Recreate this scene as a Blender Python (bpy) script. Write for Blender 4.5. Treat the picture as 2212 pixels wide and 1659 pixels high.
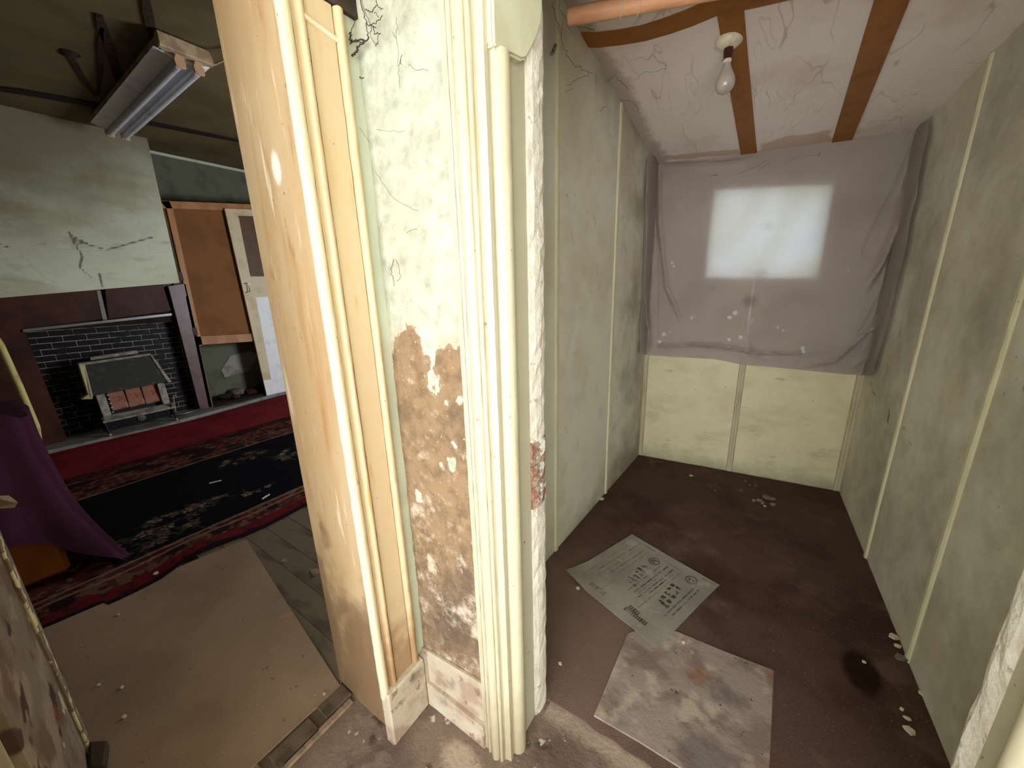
import bpy, bmesh, math, random
import numpy as np
from mathutils import Vector, Matrix

for o in list(bpy.data.objects):
    bpy.data.objects.remove(o)
scene = bpy.context.scene
COL = scene.collection

# ------------------------------------------------------------------ camera
# world: x runs along the back wall of the alcove, y into the alcove, z up;
# the camera stands in the passage at (0, 0, 1.5)
FPX, CX, CY, H = 800.0, 1106.0, 829.5, 1.5
_d = Vector((1192.0 - CX, 3900.0 - CY, FPX)).normalized()          # plumb line in camera axes
_f = Vector((0, 0, 1.0)); _y = (_f - _d * _f.dot(_d)).normalized(); _z = -_d; _x = _y.cross(_z)
_a = math.radians(34.0)
RM = Matrix.Rotation(_a, 3, 'Z') @ Matrix((_x, _y, _z))             # camera (right, down, forward) -> world
cam_data = bpy.data.cameras.new('camera')
cam_data.sensor_fit = 'HORIZONTAL'; cam_data.sensor_width = 36.0
cam_data.lens = FPX / 2212.0 * 36.0
cam_data.clip_start = 0.02
cam = bpy.data.objects.new('camera', cam_data); COL.objects.link(cam)
_c = [RM.col[0], -RM.col[1], -RM.col[2]]
cam.matrix_world = Matrix(((_c[0][0], _c[1][0], _c[2][0], 0), (_c[0][1], _c[1][1], _c[2][1], 0),
                           (_c[0][2], _c[1][2], _c[2][2], H), (0, 0, 0, 1)))
scene.camera = cam

# ------------------------------------------------------------------ light and exposure
scene.view_settings.view_transform = 'Standard'
scene.view_settings.look = 'None'
scene.view_settings.gamma = 1.0
scene.view_settings.use_curve_mapping = False
scene.view_settings.exposure = 0.0
scene.cycles.max_bounces = 4
scene.cycles.use_adaptive_sampling = True
scene.cycles.adaptive_threshold = 0.09
scene.cycles.adaptive_min_samples = 10
scene.cycles.caustics_reflective = False
scene.cycles.caustics_refractive = False

world = bpy.data.worlds.new('sky'); scene.world = world; world.use_nodes = True
world.node_tree.nodes['Background'].inputs[0].default_value = (0.78, 0.88, 1.0, 1)
world.node_tree.nodes['Background'].inputs[1].default_value = 3.5

def lamp(name, kind, loc, target, energy, color, **kw):
    L = bpy.data.lights.new(name, kind); L.energy = energy; L.color = color
    for k, v in kw.items():
        setattr(L, k, v)
    o = bpy.data.objects.new(name, L); COL.objects.link(o)
    o.location = loc
    o.rotation_euler = (Vector(target) - Vector(loc)).to_track_quat('-Z', 'Y').to_euler()
    return o

# the phone torch held beside the lens, an added fill behind it, and daylight at the room's unseen window
lamp('phone_torch', 'SPOT', (-0.03, -0.02, 1.52), (-0.38, 0.92, 1.42), 8.5, (1.0, 0.955, 0.88),
     spot_size=math.radians(160), spot_blend=1.0, shadow_soft_size=0.02)
lamp('passage_fill', 'AREA', (0.40, -1.55, 1.30), (0.25, 1.0, 1.35), 112.0, (1.0, 0.965, 0.92),
     shape='RECTANGLE', size=2.5, size_y=2.2)  # added fill behind the camera, no known source, lifts the alcove walls
lamp('room_window_daylight', 'AREA', (-1.30, 3.95, 1.45), (-5.0, 2.0, 1.15), 115.0, (0.92, 0.96, 1.0),
     shape='RECTANGLE', size=0.95, size_y=1.35)

# ------------------------------------------------------------------ helpers
def ray(px, py):
    return RM @ Vector((px - CX, py - CY, FPX))
def at_x(px, py, x):
    r = ray(px, py); t = x / r.x
    return Vector((x, r.y * t, H + r.z * t))
def at_y(px, py, y):
    r = ray(px, py); t = y / r.y
    return Vector((r.x * t, y, H + r.z * t))
def at_z(px, py, z=0.0):
    r = ray(px, py); t = (z - H) / r.z
    return Vector((r.x * t, r.y * t, z))

def srgb(r, g, b):
    def f(c):
        c = c / 255.0
        return c / 12.92 if c <= 0.04045 else ((c + 0.055) / 1.055) ** 2.4
    return (f(r), f(g), f(b), 1.0)

class NT:
    def __init__(s, name):
        s.m = bpy.data.materials.new(name); s.m.use_nodes = True
        s.t = s.m.node_tree; s.n = s.t.nodes; s.n.clear()
        s.out = s.n.new('ShaderNodeOutputMaterial')
        s.tc = s.n.new('ShaderNodeTexCoord').outputs['Object']
    def l(s, a, b):
        s.t.links.new(a, b)
    def set(s, sock, v):
        if isinstance(v, bpy.types.NodeSocket): s.l(v, sock)
        else: sock.default_value = v
    def noise(s, scale, detail=4, rough=0.55, stretch=(1, 1, 1), off=(0, 0, 0), dist=0.0):
        mp = s.n.new('ShaderNodeMapping'); s.l(s.tc, mp.inputs[0])
        mp.inputs[3].default_value = stretch; mp.inputs[1].default_value = off
        n = s.n.new('ShaderNodeTexNoise'); s.l(mp.outputs[0], n.inputs['Vector'])
        n.inputs['Scale'].default_value = scale; n.inputs['Detail'].default_value = detail
        n.inputs['Roughness'].default_value = rough; n.inputs['Distortion'].default_value = dist
        return n.outputs['Fac']
    def voronoi(s, scale, feature='DISTANCE_TO_EDGE', out='Distance', stretch=(1, 1, 1)):
        mp = s.n.new('ShaderNodeMapping'); s.l(s.tc, mp.inputs[0]); mp.inputs[3].default_value = stretch
        n = s.n.new('ShaderNodeTexVoronoi'); n.feature = feature; s.l(mp.outputs[0], n.inputs['Vector'])
        n.inputs['Scale'].default_value = scale
        return n.outputs[out]
    def rng(s, v, a, b, c=0.0, d=1.0):
        n = s.n.new('ShaderNodeMapRange'); n.interpolation_type = 'SMOOTHSTEP'
        s.set(n.inputs[0], v)
        for i, q in enumerate((a, b, c, d)): n.inputs[1 + i].default_value = q
        return n.outputs[0]
    def math(s, op, a, b=0.0):
        n = s.n.new('ShaderNodeMath'); n.operation = op; s.set(n.inputs[0], a); s.set(n.inputs[1], b)
        return n.outputs[0]
    def mix(s, f, a, b):
        n = s.n.new('ShaderNodeMix'); n.data_type = 'RGBA'
        s.set(n.inputs[0], f); s.set(n.inputs[6], a); s.set(n.inputs[7], b)
        return n.outputs[2]
    def attr(s, name, out='Fac'):
        n = s.n.new('ShaderNodeAttribute'); n.attribute_name = name
        return n.outputs[out]

def mk(name, base, layers=(), rough=0.8, bump=(60, 0.15), spec=0.3, metal=0.0, vcol=None, coat=0.0, transl=None):
    """base colour, then layers painted over it:
       ('n', colour, amount, scale, lo, hi, stretch, detail)   noise patches
       ('a', attribute, colour, amount, noise scale, noise amount, softness)   a stain with a shape of its own
       ('k', colour, amount, scale, width, stretch)   wavering tide lines"""
    s = NT(name)
    col = base
    if vcol:
        col = s.attr(vcol, 'Color')
    hgt = None
    for i, L in enumerate(layers):
        if L[0] == 'n':
            _, c, amt, sc, lo, hi = L[:6]
            st = L[6] if len(L) > 6 else (1, 1, 1); det = L[7] if len(L) > 7 else 3
            m = s.rng(s.noise(sc, det, 0.6, st, (i * 3.7, i * 1.9, i * 5.3)), lo, hi, 0, amt)
            col = s.mix(m, col, c)
        elif L[0] == 'a':
            _, an, c, amt, nsc, namt, soft = L
            n = s.math('MULTIPLY', s.math('SUBTRACT', s.noise(nsc, 4, 0.65, off=(i, 2 * i, 0)), 0.5), namt)
            v = s.math('ADD', s.attr(an), n)
            m = s.rng(v, -soft, soft, 0, amt)
            col = s.mix(m, col, c)
            hgt = s.math('MULTIPLY', m, -0.6) if hgt is None else s.math('ADD', hgt, s.math('MULTIPLY', m, -0.6))
        elif L[0] == 'k':
            _, c, amt, sc, w, st = L
            n = s.math('ABSOLUTE', s.math('SUBTRACT', s.noise(sc, 2, .5, st, (i * 2.1, i, 0)), .5))
            m = s.math('MULTIPLY', s.rng(n, 0.0, w, amt, 0.0), s.rng(s.noise(sc * .7, 2, .5, (1, 1, 1), (9, 4, i)), .42, .60))
            col = s.mix(m, col, c)
    b = s.n.new('ShaderNodeBsdfPrincipled')
    s.set(b.inputs['Base Color'], col)
    b.inputs['Roughness'].default_value = rough
    b.inputs['Specular IOR Level'].default_value = spec
    b.inputs['Metallic'].default_value = metal
    b.inputs['Coat Weight'].default_value = coat
    if bump:
        h = s.noise(bump[0], 3, 0.65)
        if len(bump) > 2:
            h = s.math('ADD', h, s.math('MULTIPLY', s.noise(bump[2], 3, 0.6), bump[3]))
        if hgt is not None:
            h = s.math('ADD', h, hgt)
        bp = s.n.new('ShaderNodeBump'); bp.inputs['Strength'].default_value = bump[1]
        bp.inputs['Distance'].default_value = 0.01
        s.l(h, bp.inputs['Height']); s.l(bp.outputs[0], b.inputs['Normal'])
    if transl:
        t = s.n.new('ShaderNodeBsdfTranslucent'); s.set(t.inputs[0], transl[0])
        mx = s.n.new('ShaderNodeMixShader'); mx.inputs[0].default_value = transl[1]
        s.l(b.outputs[0], mx.inputs[1]); s.l(t.outputs[0], mx.inputs[2]); s.l(mx.outputs[0], s.out.inputs[0])
    else:
        s.l(b.outputs[0], s.out.inputs[0])
    return s.m

def tag(o, label=None, cat=None, group=None, kind=None):
    if label: o['label'] = label
    if cat: o['category'] = cat
    if group: o['group'] = group
    if kind: o['kind'] = kind
    return o

def empty(name, loc, label=None, cat=None, group=None, kind=None):
    o = bpy.data.objects.new(name, None); COL.objects.link(o)
    o.location = loc; o.empty_display_size = 0.1
    return tag(o, label, cat, group, kind)

def wloc(p):
    """world location of a thing or part (no rotations are used)"""
    v = Vector(p.location)
    if p.parent: v = v + wloc(p.parent)
    return v

def link(name, me, center, parent=None):
    o = bpy.data.objects.new(name, me); COL.objects.link(o)
    if parent is not None:
        o.parent = parent
        o.location = Vector(center) - wloc(parent)
    else:
        o.location = center
    return o

def mesh(name, verts, faces, mat, parent=None, smooth=False, origin=None):
    V = np.array([tuple(v) for v in verts], float)
    c = V.mean(0) if origin is None else np.array(origin, float)
    if origin is None:
        c[2] = V[:, 2].min()
    me = bpy.data.meshes.new(name)
    me.from_pydata((V - c).tolist(), [], [tuple(f) for f in faces])
    bm = bmesh.new(); bm.from_mesh(me); bmesh.ops.recalc_face_normals(bm, faces=bm.faces); bm.to_mesh(me); bm.free()
    if mat: me.materials.append(mat)
    if smooth:
        for p in me.polygons: p.use_smooth = True
    return link(name, me, c, parent)

def bevel(o, w=0.003, seg=1):
    bm = bmesh.new(); bm.from_mesh(o.data)
    bmesh.ops.bevel(bm, geom=[e for e in bm.edges if e.is_manifold and e.calc_face_angle(0) > 0.5], offset=w, segments=seg, affect='EDGES', clamp_overlap=True)
    bm.to_mesh(o.data); bm.free()
    return o

BOXF = [(0, 1, 2, 3), (7, 6, 5, 4), (0, 4, 5, 1), (1, 5, 6, 2), (2, 6, 7, 3), (3, 7, 4, 0)]
def box(name, x0, x1, y0, y1, z0, z1, mat, parent=None, bv=0.0):
    v = [(x0, y0, z0), (x1, y0, z0), (x1, y1, z0), (x0, y1, z0), (x0, y0, z1), (x1, y0, z1), (x1, y1, z1), (x0, y1, z1)]
    o = mesh(name, v, BOXF, mat, parent)
    if bv: bevel(o, bv)
    return o

def slab(name, q, off, mat, parent=None, bv=0.0):
    """polygon q given thickness by the vector off"""
    n = len(q); off = Vector(off); q = [Vector(p) for p in q]
    v = q + [p + off for p in q]
    f = [tuple(range(n)), tuple(range(2 * n - 1, n - 1, -1))] + [(i, (i + 1) % n, n + (i + 1) % n, n + i) for i in range(n)]
    o = mesh(name, v, f, mat, parent)
    if bv: bevel(o, bv)
    return o

def extrude_z(name, prof, z0, z1, mat, parent=None, smooth=False, nz=1, wob=0.0, seed=0):
    """closed plan profile [(x, y)] run up from z0 to z1"""
    n = len(prof); v = []; f = []
    rnd = random.Random(seed)
    for k in range(nz + 1):
        z = z0 + (z1 - z0) * k / nz
        for (x, y) in prof:
            v.append((x + rnd.uniform(-wob, wob), y + rnd.uniform(-wob, wob), z))
    for k in range(nz):
        for i in range(n):
            f.append((k * n + i, k * n + (i + 1) % n, (k + 1) * n + (i + 1) % n, (k + 1) * n + i))
    f.append(tuple(range(n - 1, -1, -1))); f.append(tuple(range(nz * n, nz * n + n)))
    o = mesh(name, v, f, mat, parent)
    if smooth:
        for p in o.data.polygons: p.use_smooth = True
        o.data.set_sharp_from_angle(angle=math.radians(38))
    return o

def arc(cx, cy, r, a0, a1, n=7):
    return [(cx + r * math.cos(math.radians(a0 + (a1 - a0) * i / n)), cy + r * math.sin(math.radians(a0 + (a1 - a0) * i / n))) for i in range(n + 1)]

def grid(name, nu, nv, fn, mat, parent=None, smooth=True, thick=None, origin=None):
    """fn(u, v) -> point, u and v from 0 to 1; thick: back offset vector gives the sheet a body"""
    v = [Vector(fn(i / nu, j / nv)) for j in range(nv + 1) for i in range(nu + 1)]
    W = nu + 1
    f = [(j * W + i, j * W + i + 1, (j + 1) * W + i + 1, (j + 1) * W + i) for j in range(nv) for i in range(nu)]
    if thick is not None:
        N = len(v); t = Vector(thick); v = v + [p + t for p in v]
        f += [tuple(N + q for q in reversed(g)) for g in f]
        rim = [i for i in range(W)] + [j * W + nu for j in range(1, nv + 1)] + [nv * W + i for i in range(nu - 1, -1, -1)] + [j * W for j in range(nv - 1, 0, -1)]
        f += [(rim[k], N + rim[k], N + rim[(k + 1) % len(rim)], rim[(k + 1) % len(rim)]) for k in range(len(rim))]
    o = mesh(name, v, f, mat, parent, origin=origin)
    if smooth:
        for p in o.data.polygons: p.use_smooth = True
        o.data.set_sharp_from_angle(angle=math.radians(50))
    return o

def tube_data(path, r, n=6, taper=None):
    path = [Vector(p) for p in path]; v = []; f = []
    for i, p in enumerate(path):
        d = (path[min(i + 1, len(path) - 1)] - path[max(i - 1, 0)]).normalized()
        a = d.orthogonal().normalized() if i == 0 else (a - d * a.dot(d)).normalized()
        b = d.cross(a)
        rr = r if taper is None else r * taper(i / max(1, len(path) - 1))
        for k in range(n):
            t = 2 * math.pi * k / n
            v.append(p + (a * math.cos(t) + b * math.sin(t)) * rr)
    for i in range(len(path) - 1):
        for k in range(n):
            f.append((i * n + k, i * n + (k + 1) % n, (i + 1) * n + (k + 1) % n, (i + 1) * n + k))
    f.append(tuple(range(n - 1, -1, -1))); f.append(tuple(range((len(path) - 1) * n, len(path) * n)))
    return v, f
def tube(name, path, r, mat, parent=None, n=8, taper=None):
    v, f = tube_data(path, r, n, taper)
    o = mesh(name, v, f, mat, parent)
    for p in o.data.polygons: p.use_smooth = True
    o.data.set_sharp_from_angle(angle=math.radians(50))
    return o
def tubes(name, paths, mat, parent=None, n=5):
    v = []; f = []
    for path, r in paths:
        a, b = tube_data(path, r, n); k = len(v)
        v += a; f += [tuple(q + k for q in g) for g in b]
    return mesh(name, v, f, mat, parent)

def lathe(name, prof, center, mat, parent=None, n=28, axis=None):
    """prof [(radius, height)] turned about axis (default z) through center"""
    ax = Vector(axis or (0, 0, 1)).normalized(); a = ax.orthogonal().normalized(); b = ax.cross(a); c = Vector(center)
    v = []; f = []
    for (r, h) in prof:
        for k in range(n):
            t = 2 * math.pi * k / n
            v.append(c + ax * h + (a * math.cos(t) + b * math.sin(t)) * max(r, 1e-4))
    for i in range(len(prof) - 1):
        for k in range(n):
            f.append((i * n + k, i * n + (k + 1) % n, (i + 1) * n + (k + 1) % n, (i + 1) * n + k))
    f.append(tuple(range(n - 1, -1, -1))); f.append(tuple(range((len(prof) - 1) * n, len(prof) * n)))
    o = mesh(name, v, f, mat, parent)
    for p in o.data.polygons: p.use_smooth = True
    o.data.set_sharp_from_angle(angle=math.radians(40))
    return o

def coords(o):
    n = len(o.data.vertices); a = np.empty(n * 3); o.data.vertices.foreach_get('co', a)
    return a.reshape(n, 3) + np.array(wloc(o))
def put_attr(o, name, vals):
    a = o.data.attributes.new(name, 'FLOAT', 'POINT'); a.data.foreach_set('value', np.asarray(vals, np.float32))
def put_col(o, name, rgb):
    a = o.data.attributes.new(name, 'FLOAT_COLOR', 'POINT')
    c = np.ones((len(rgb), 4), np.float32); c[:, :3] = rgb
    a.data.foreach_set('color', c.ravel())
def sdf(P, poly):
    """signed distance to a polygon, positive inside"""
    P = np.asarray(P, float); Q = np.asarray(poly, float); d = np.full(len(P), 1e9); ins = np.zeros(len(P), bool)
    for i in range(len(Q)):
        a, b = Q[i], Q[(i + 1) % len(Q)]; e = b - a; w = P - a
        t = np.clip((w @ e) / max(e @ e, 1e-12), 0, 1)
        d = np.minimum(d, np.linalg.norm(w - t[:, None] * e, axis=1))
        c = (a[1] > P[:, 1]) != (b[1] > P[:, 1])
        with np.errstate(divide='ignore', invalid='ignore'):
            xi = a[0] + (P[:, 1] - a[1]) * e[0] / (e[1] if abs(e[1]) > 1e-12 else 1e-12)
        ins ^= c & (P[:, 0] < xi)
    return np.where(ins, d, -d)
def polyline_d(P, line):
    P = np.asarray(P, float); Q = np.asarray(line, float); d = np.full(len(P), 1e9)
    for a, b in zip(Q[:-1], Q[1:]):
        e = b - a; w = P - a; t = np.clip((w @ e) / max(e @ e, 1e-12), 0, 1)
        d = np.minimum(d, np.linalg.norm(w - t[:, None] * e, axis=1))
    return d
_vn = np.random.RandomState(7).rand(64, 64)
def vnoise(x, y, s=1.0):
    x = np.asarray(x) * s; y = np.asarray(y) * s
    i = np.floor(x).astype(int); j = np.floor(y).astype(int); u = x - i; v = y - j
    u = u * u * (3 - 2 * u); v = v * v * (3 - 2 * v)
    g = lambda a, b: _vn[a % 64, b % 64]
    return (g(i, j) * (1 - u) + g(i + 1, j) * u) * (1 - v) + (g(i, j + 1) * (1 - u) + g(i + 1, j + 1) * u) * v

# ------------------------------------------------------------------ materials
DIRT = srgb(92, 74, 58)
M = {}
M['plaster'] = mk('pale_green_plaster', srgb(194, 201, 184),
    [('n', srgb(184, 178, 158), .5, 4, .48, .75), ('n', srgb(150, 132, 108), .30, 48, .66, .72),
     ('a', 'grime', srgb(182, 172, 148), .55, 9, .10, .07),
     ('a', 'scuff', srgb(200, 184, 162), .9, 30, .05, .012),
     ('a', 'peel', srgb(148, 122, 94), 1.0, 34, .065, .004),
     ('a', 'peel_dark', srgb(112, 92, 70), .75, 16, .9, .12), ('a', 'peel_light', srgb(176, 154, 128), .8, 30, .9, .10), ('a', 'peel_speck', srgb(216, 206, 186), .85, 70, .9, .05),
     ('a', 'mould', srgb(88, 74, 66), .75, 22, .07, .03),
     ('a', 'salt', srgb(206, 192, 172), .85, 34, .07, .012)], rough=.88, bump=(70, .35, 14, .6), spec=.2)
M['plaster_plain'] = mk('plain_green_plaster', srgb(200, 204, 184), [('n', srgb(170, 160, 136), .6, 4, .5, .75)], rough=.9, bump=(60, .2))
M['cream'] = mk('aged_cream_gloss', srgb(188, 158, 118),
    [('n', srgb(202, 178, 142), .8, 3.5, .42, .66, (1, 1, .35)), ('n', srgb(172, 130, 82), .75, 7, .52, .74, (2.5, 2.5, .25)), ('n', srgb(236, 220, 192), .7, 9, .60, .72, (3, 3, .3)), ('n', srgb(150, 112, 74), .4, 18, .60, .74, (2, 2, .5)),
     ('n', srgb(96, 70, 46), .7, 42, .68, .75), ('a', 'grime', srgb(112, 86, 62), .8, 16, .8, .28),
     ('a', 'chip', srgb(238, 232, 222), .9, 14, .02, .01)], rough=.42, bump=(30, .10, 120, .2), spec=.4)
M['cream_light'] = mk('aged_cream_architrave', srgb(208, 184, 148),
    [('n', srgb(198, 162, 114), .7, 5, .48, .7, (2, 2, .3)), ('n', srgb(206, 156, 98), .7, 12, .60, .72, (3, 3, .35)), ('n', srgb(110, 82, 58), .75, 40, .69, .74),
     ('a', 'grime', srgb(150, 112, 78), .8, 14, .55, .18)], rough=.42, bump=(40, .10), spec=.4)
M['cream_bead'] = mk('worn_white_bead', srgb(222, 206, 178),
    [('n', srgb(226, 190, 138), .6, 9, .5, .7, (1, 1, .3)), ('n', srgb(110, 82, 56), .85, 30, .66, .70, (1, 1, .5))], rough=.4, bump=(60, .12), spec=.45)
M['ivory'] = mk('ivory_gloss', srgb(200, 191, 164),
    [('n', srgb(188, 173, 142), .7, 4, .48, .7, (1, 1, .3)), ('n', srgb(150, 116, 82), .8, 46, .69, .74), ('n', srgb(190, 160, 126), .5, 14, .6, .75, (2, 2, .25)),
     ('a', 'grime', srgb(150, 132, 104), .7, 16, .3, .2)], rough=.38, bump=(50, .08), spec=.45)
M['ivory_grey'] = mk('grey_ivory_lining', srgb(192, 184, 160),
    [('n', srgb(178, 166, 140), .6, 5, .45, .7, (1, 1, .3)), ('n', srgb(90, 76, 60), .8, 40, .70, .74)], rough=.5, bump=(50, .08))
M['skirting'] = mk('skirting_paint', srgb(188, 174, 154),
    [('n', srgb(162, 138, 118), .9, 6, .46, .58), ('n', srgb(190, 190, 174), .8, 4.5, .54, .62), ('n', srgb(120, 98, 80), .7, 22, .60, .68), ('n', DIRT, .6, 9, .54, .76)], rough=.7, bump=(50, .25))
M['whitewash'] = mk('whitewashed_brick', srgb(222, 214, 202),
    [('n', srgb(204, 190, 174), .55, 22, .48, .66), ('n', srgb(158, 138, 120), .6, 34, .62, .7)], rough=.9, bump=(40, .5, 14, .8))
M['barebrick'] = mk('flaking_red_brick', srgb(170, 150, 136),
    [('n', srgb(146, 90, 68), .85, 20, .54, .60), ('n', srgb(228, 220, 208), .95, 24, .53, .57), ('n', srgb(110, 92, 80), .7, 40, .58, .64)], rough=.92, bump=(40, .6, 14, .8))
M['corbel'] = mk('corbel_paint', srgb(216, 212, 186), [('n', srgb(196, 186, 156), .6, 5, .45, .7)], rough=.6, bump=(20, .15))
PANEL = srgb(218, 213, 194)
M['panel'] = mk('olive_wall_panel', PANEL,
    [('n', srgb(204, 192, 166), .8, 2.2, .42, .66), ('n', srgb(196, 190, 174), .6, 4.0, .52, .7), ('n', srgb(140, 124, 100), .35, 9, .62, .82), ('n', srgb(74, 58, 46), .75, 34, .71, .75),
     ('a', 'mark', srgb(84, 60, 40), .9, 60, .02, .006), ('a', 'grime', srgb(128, 118, 96), .8, 9, .12, .08)], rough=.62, bump=(40, .08))
M['panel_back'] = mk('yellowed_rear_panel', srgb(212, 204, 166),
    [('n', srgb(196, 182, 144), .7, 3, .45, .7, (.7, 1, 1.4)), ('n', srgb(172, 158, 126), .5, 6, .56, .76, (.6, 1, 1.5)), ('n', srgb(128, 116, 92), .4, 11, .64, .76, (.5, 1, 1.5)), ('n', srgb(84, 70, 56), .7, 40, .71, .75),
     ('a', 'grime', srgb(138, 130, 104), .8, 12, .10, .06)], rough=.62, bump=(40, .08))
M['corner'] = mk('dull_corner_batten', srgb(182, 172, 142), [('n', srgb(150, 138, 110), .7, 9, .45, .66, (1, 1, .4))], rough=.6, bump=(50, .1))
M['batten'] = mk('painted_batten', srgb(208, 202, 168), [('n', srgb(188, 176, 142), .7, 7, .45, .7, (1, 1, .4)), ('n', srgb(120, 96, 70), .6, 40, .7, .74)], rough=.55, bump=(50, .1))
M['brownpaint'] = mk('brown_ceiling_strip', srgb(144, 92, 38), [('n', srgb(122, 74, 30), .7, 12, .45, .7)], rough=.6, bump=(60, .1))
M['ceil'] = mk('water_stained_ceiling', srgb(228, 216, 208),
    [('n', srgb(206, 190, 178), .7, 3, .5, .74), ('k', srgb(176, 156, 142), .6, 4.0, .012, (1.5, .5, 1)), ('k', srgb(190, 172, 158), .45, 6.0, .012, (1.4, .3, 1)),
     ('a', 'stain', srgb(190, 160, 132), .75, 8, .08, .012), ('a', 'dull_tone', srgb(160, 142, 128), .7, 14, .10, .03)], rough=.9, bump=(120, .15))
M['carpet'] = mk('brown_carpet', srgb(88, 68, 60),
    [('n', srgb(66, 46, 38), .8, 2.2, .42, .68), ('n', srgb(118, 94, 82), .6, 5, .55, .78), ('n', srgb(128, 108, 96), .8, 110, .62, .72), ('n', srgb(40, 28, 24), .6, 140, .6, .7),
     ('a', 'dust', srgb(128, 106, 94), .65, 14, .25, .16), ('a', 'spill', srgb(40, 24, 14), .95, 30, .03, .015)], rough=.98, bump=(260, .5), spec=.05)
M['dirtfloor'] = mk('dusty_concrete', srgb(124, 106, 94),
    [('n', srgb(96, 80, 72), .9, 4, .42, .62), ('n', srgb(146, 128, 112), .7, 6, .54, .72), ('n', srgb(70, 56, 48), .85, 9, .60, .70), ('n', srgb(196, 184, 168), .85, 26, .66, .72),
     ('a', 'pale', srgb(172, 154, 136), .8, 20, .10, .03), ('a', 'edge', srgb(164, 148, 130), .7, 30, .05, .02)], rough=.95, bump=(40, .4, 12, .7), spec=.1)
M['hardboard'] = mk('dusty_hardboard', srgb(156, 130, 108),
    [('n', srgb(136, 112, 94), .8, 2.0, .4, .65), ('n', srgb(164, 136, 110), .6, 1.6, .52, .7), ('n', srgb(196, 170, 148), .7, 120, .64, .72), ('n', srgb(70, 52, 44), .5, 26, .68, .74),
     ('a', 'scratch', srgb(190, 128, 98), .9, 60, .006, .003)], rough=.85, bump=(150, .12), spec=.15)
M['planks'] = mk('worn_floorboard', srgb(112, 97, 80), [('n', srgb(70, 58, 48), .7, 5, .5, .68, (.6, 1.6, 1)), ('n', srgb(124, 108, 84), .6, 12, .55, .7, (.3, 2, 1))], rough=.85, bump=(50, .3))
M['darkwood'] = mk('dark_old_wood', srgb(66, 52, 42), [('n', srgb(40, 32, 28), .8, 12, .45, .65)], rough=.85, bump=(40, .3))
M['dullwood'] = mk('dull_threshold_wood', srgb(104, 88, 74), [('n', srgb(72, 58, 48), .8, 14, .45, .65)], rough=.85, bump=(40, .3))
M['palewood'] = mk('pale_raw_wood', srgb(150, 128, 104), [('n', srgb(110, 92, 76), .7, 14, .45, .65, (.4, 2, 1))], rough=.85, bump=(40, .3))
M['breast'] = mk('chimney_plaster', srgb(222, 224, 200),
    [('n', srgb(196, 190, 158), .8, 1.6, .44, .66, (1, .5, 1.8)), ('n', srgb(164, 154, 124), .5, 4, .54, .74, (1, .6, 1.6)), ('k', srgb(130, 122, 100), .22, 2.2, .010, (1, 1, 1.6)),
     ('a', 'crack', srgb(96, 92, 78), .85, 30, .012, .005), ('a', 'chip', srgb(224, 222, 210), .95, 20, .03, .008), ('a', 'soot', srgb(112, 102, 78), .9, 2.2, .7, .55)], rough=.85, bump=(40, .15))  # the soot layer is painted shade, dimming the breast away from its lower right
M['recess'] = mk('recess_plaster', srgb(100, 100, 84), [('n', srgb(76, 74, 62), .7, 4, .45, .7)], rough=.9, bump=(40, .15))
M['roomceil'] = mk('smoky_ceiling', srgb(116, 98, 66), [('n', srgb(92, 78, 54), .8, 1.6, .4, .66), ('n', srgb(104, 98, 74), .6, 3, .5, .7)], rough=.9, bump=(60, .2))
M['strand'] = mk('sooty_brown', srgb(62, 46, 36), [('n', srgb(40, 30, 24), .7, 20, .45, .6)], rough=.95, bump=None)
M['soot'] = mk('sooty_black', srgb(44, 32, 26), [('n', srgb(26, 20, 18), .7, 20, .45, .6)], rough=.9, bump=(60, .3))
M['surround'] = mk('chestnut_gloss_board', srgb(72, 36, 24), [('n', srgb(46, 21, 13), .8, 3.5, .42, .62), ('n', srgb(84, 52, 44), .6, 6, .56, .74)], rough=.5, bump=(30, .06), spec=.2)
M['surround_worn'] = mk('worn_mauve_board', srgb(104, 76, 78), [('n', srgb(82, 52, 48), .8, 5, .45, .65), ('n', srgb(124, 104, 116), .5, 7, .56, .72)], rough=.4, bump=(30, .06), spec=.5)
M['glazebrick'] = mk('black_glazed_brick', srgb(20, 14, 15), [('n', srgb(32, 17, 16), .7, 14, .5, .66)], rough=.5, bump=(30, .08), spec=.15)
M['mortar'] = mk('pale_mortar', srgb(168, 162, 160), [('n', srgb(70, 62, 60), .9, 9, .52, .62)], rough=.9, bump=(80, .3))
M['hearth'] = mk('dusty_hearth_stone', srgb(136, 134, 130), [('n', srgb(108, 100, 92), .8, 7, .45, .64), ('n', srgb(178, 170, 156), .6, 16, .58, .7)], rough=.7, bump=(50, .25))
M['redcarpet'] = mk('red_carpet', srgb(132, 40, 46), [('n', srgb(106, 30, 36), .8, 3, .42, .66), ('n', srgb(150, 62, 66), .6, 90, .6, .7)], rough=.95, bump=(220, .4), spec=.05)
M['rug'] = mk('patterned_rug', (1, 1, 1, 1), [('n', srgb(60, 50, 48), .35, 120, .55, .7)], rough=.97, bump=(240, .5), spec=.05, vcol='print')
M['timber'] = mk('tan_gloss_timber', srgb(178, 124, 74), [('n', srgb(150, 98, 54), .8, 6, .45, .66, (1, 1, .3)), ('n', srgb(90, 54, 32), .7, 26, .66, .72)], rough=.45, bump=(40, .1))
M['brownboard'] = mk('brown_hardboard', srgb(132, 84, 38), [('n', srgb(108, 66, 28), .7, 2.4, .42, .66)], rough=.7, bump=(120, .06))
M['doorcream'] = mk('cream_door_frame', srgb(214, 196, 162), [('n', srgb(190, 164, 122), .7, 5, .46, .7), ('n', srgb(120, 94, 64), .6, 24, .68, .74)], rough=.5, bump=(40, .08))
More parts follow.
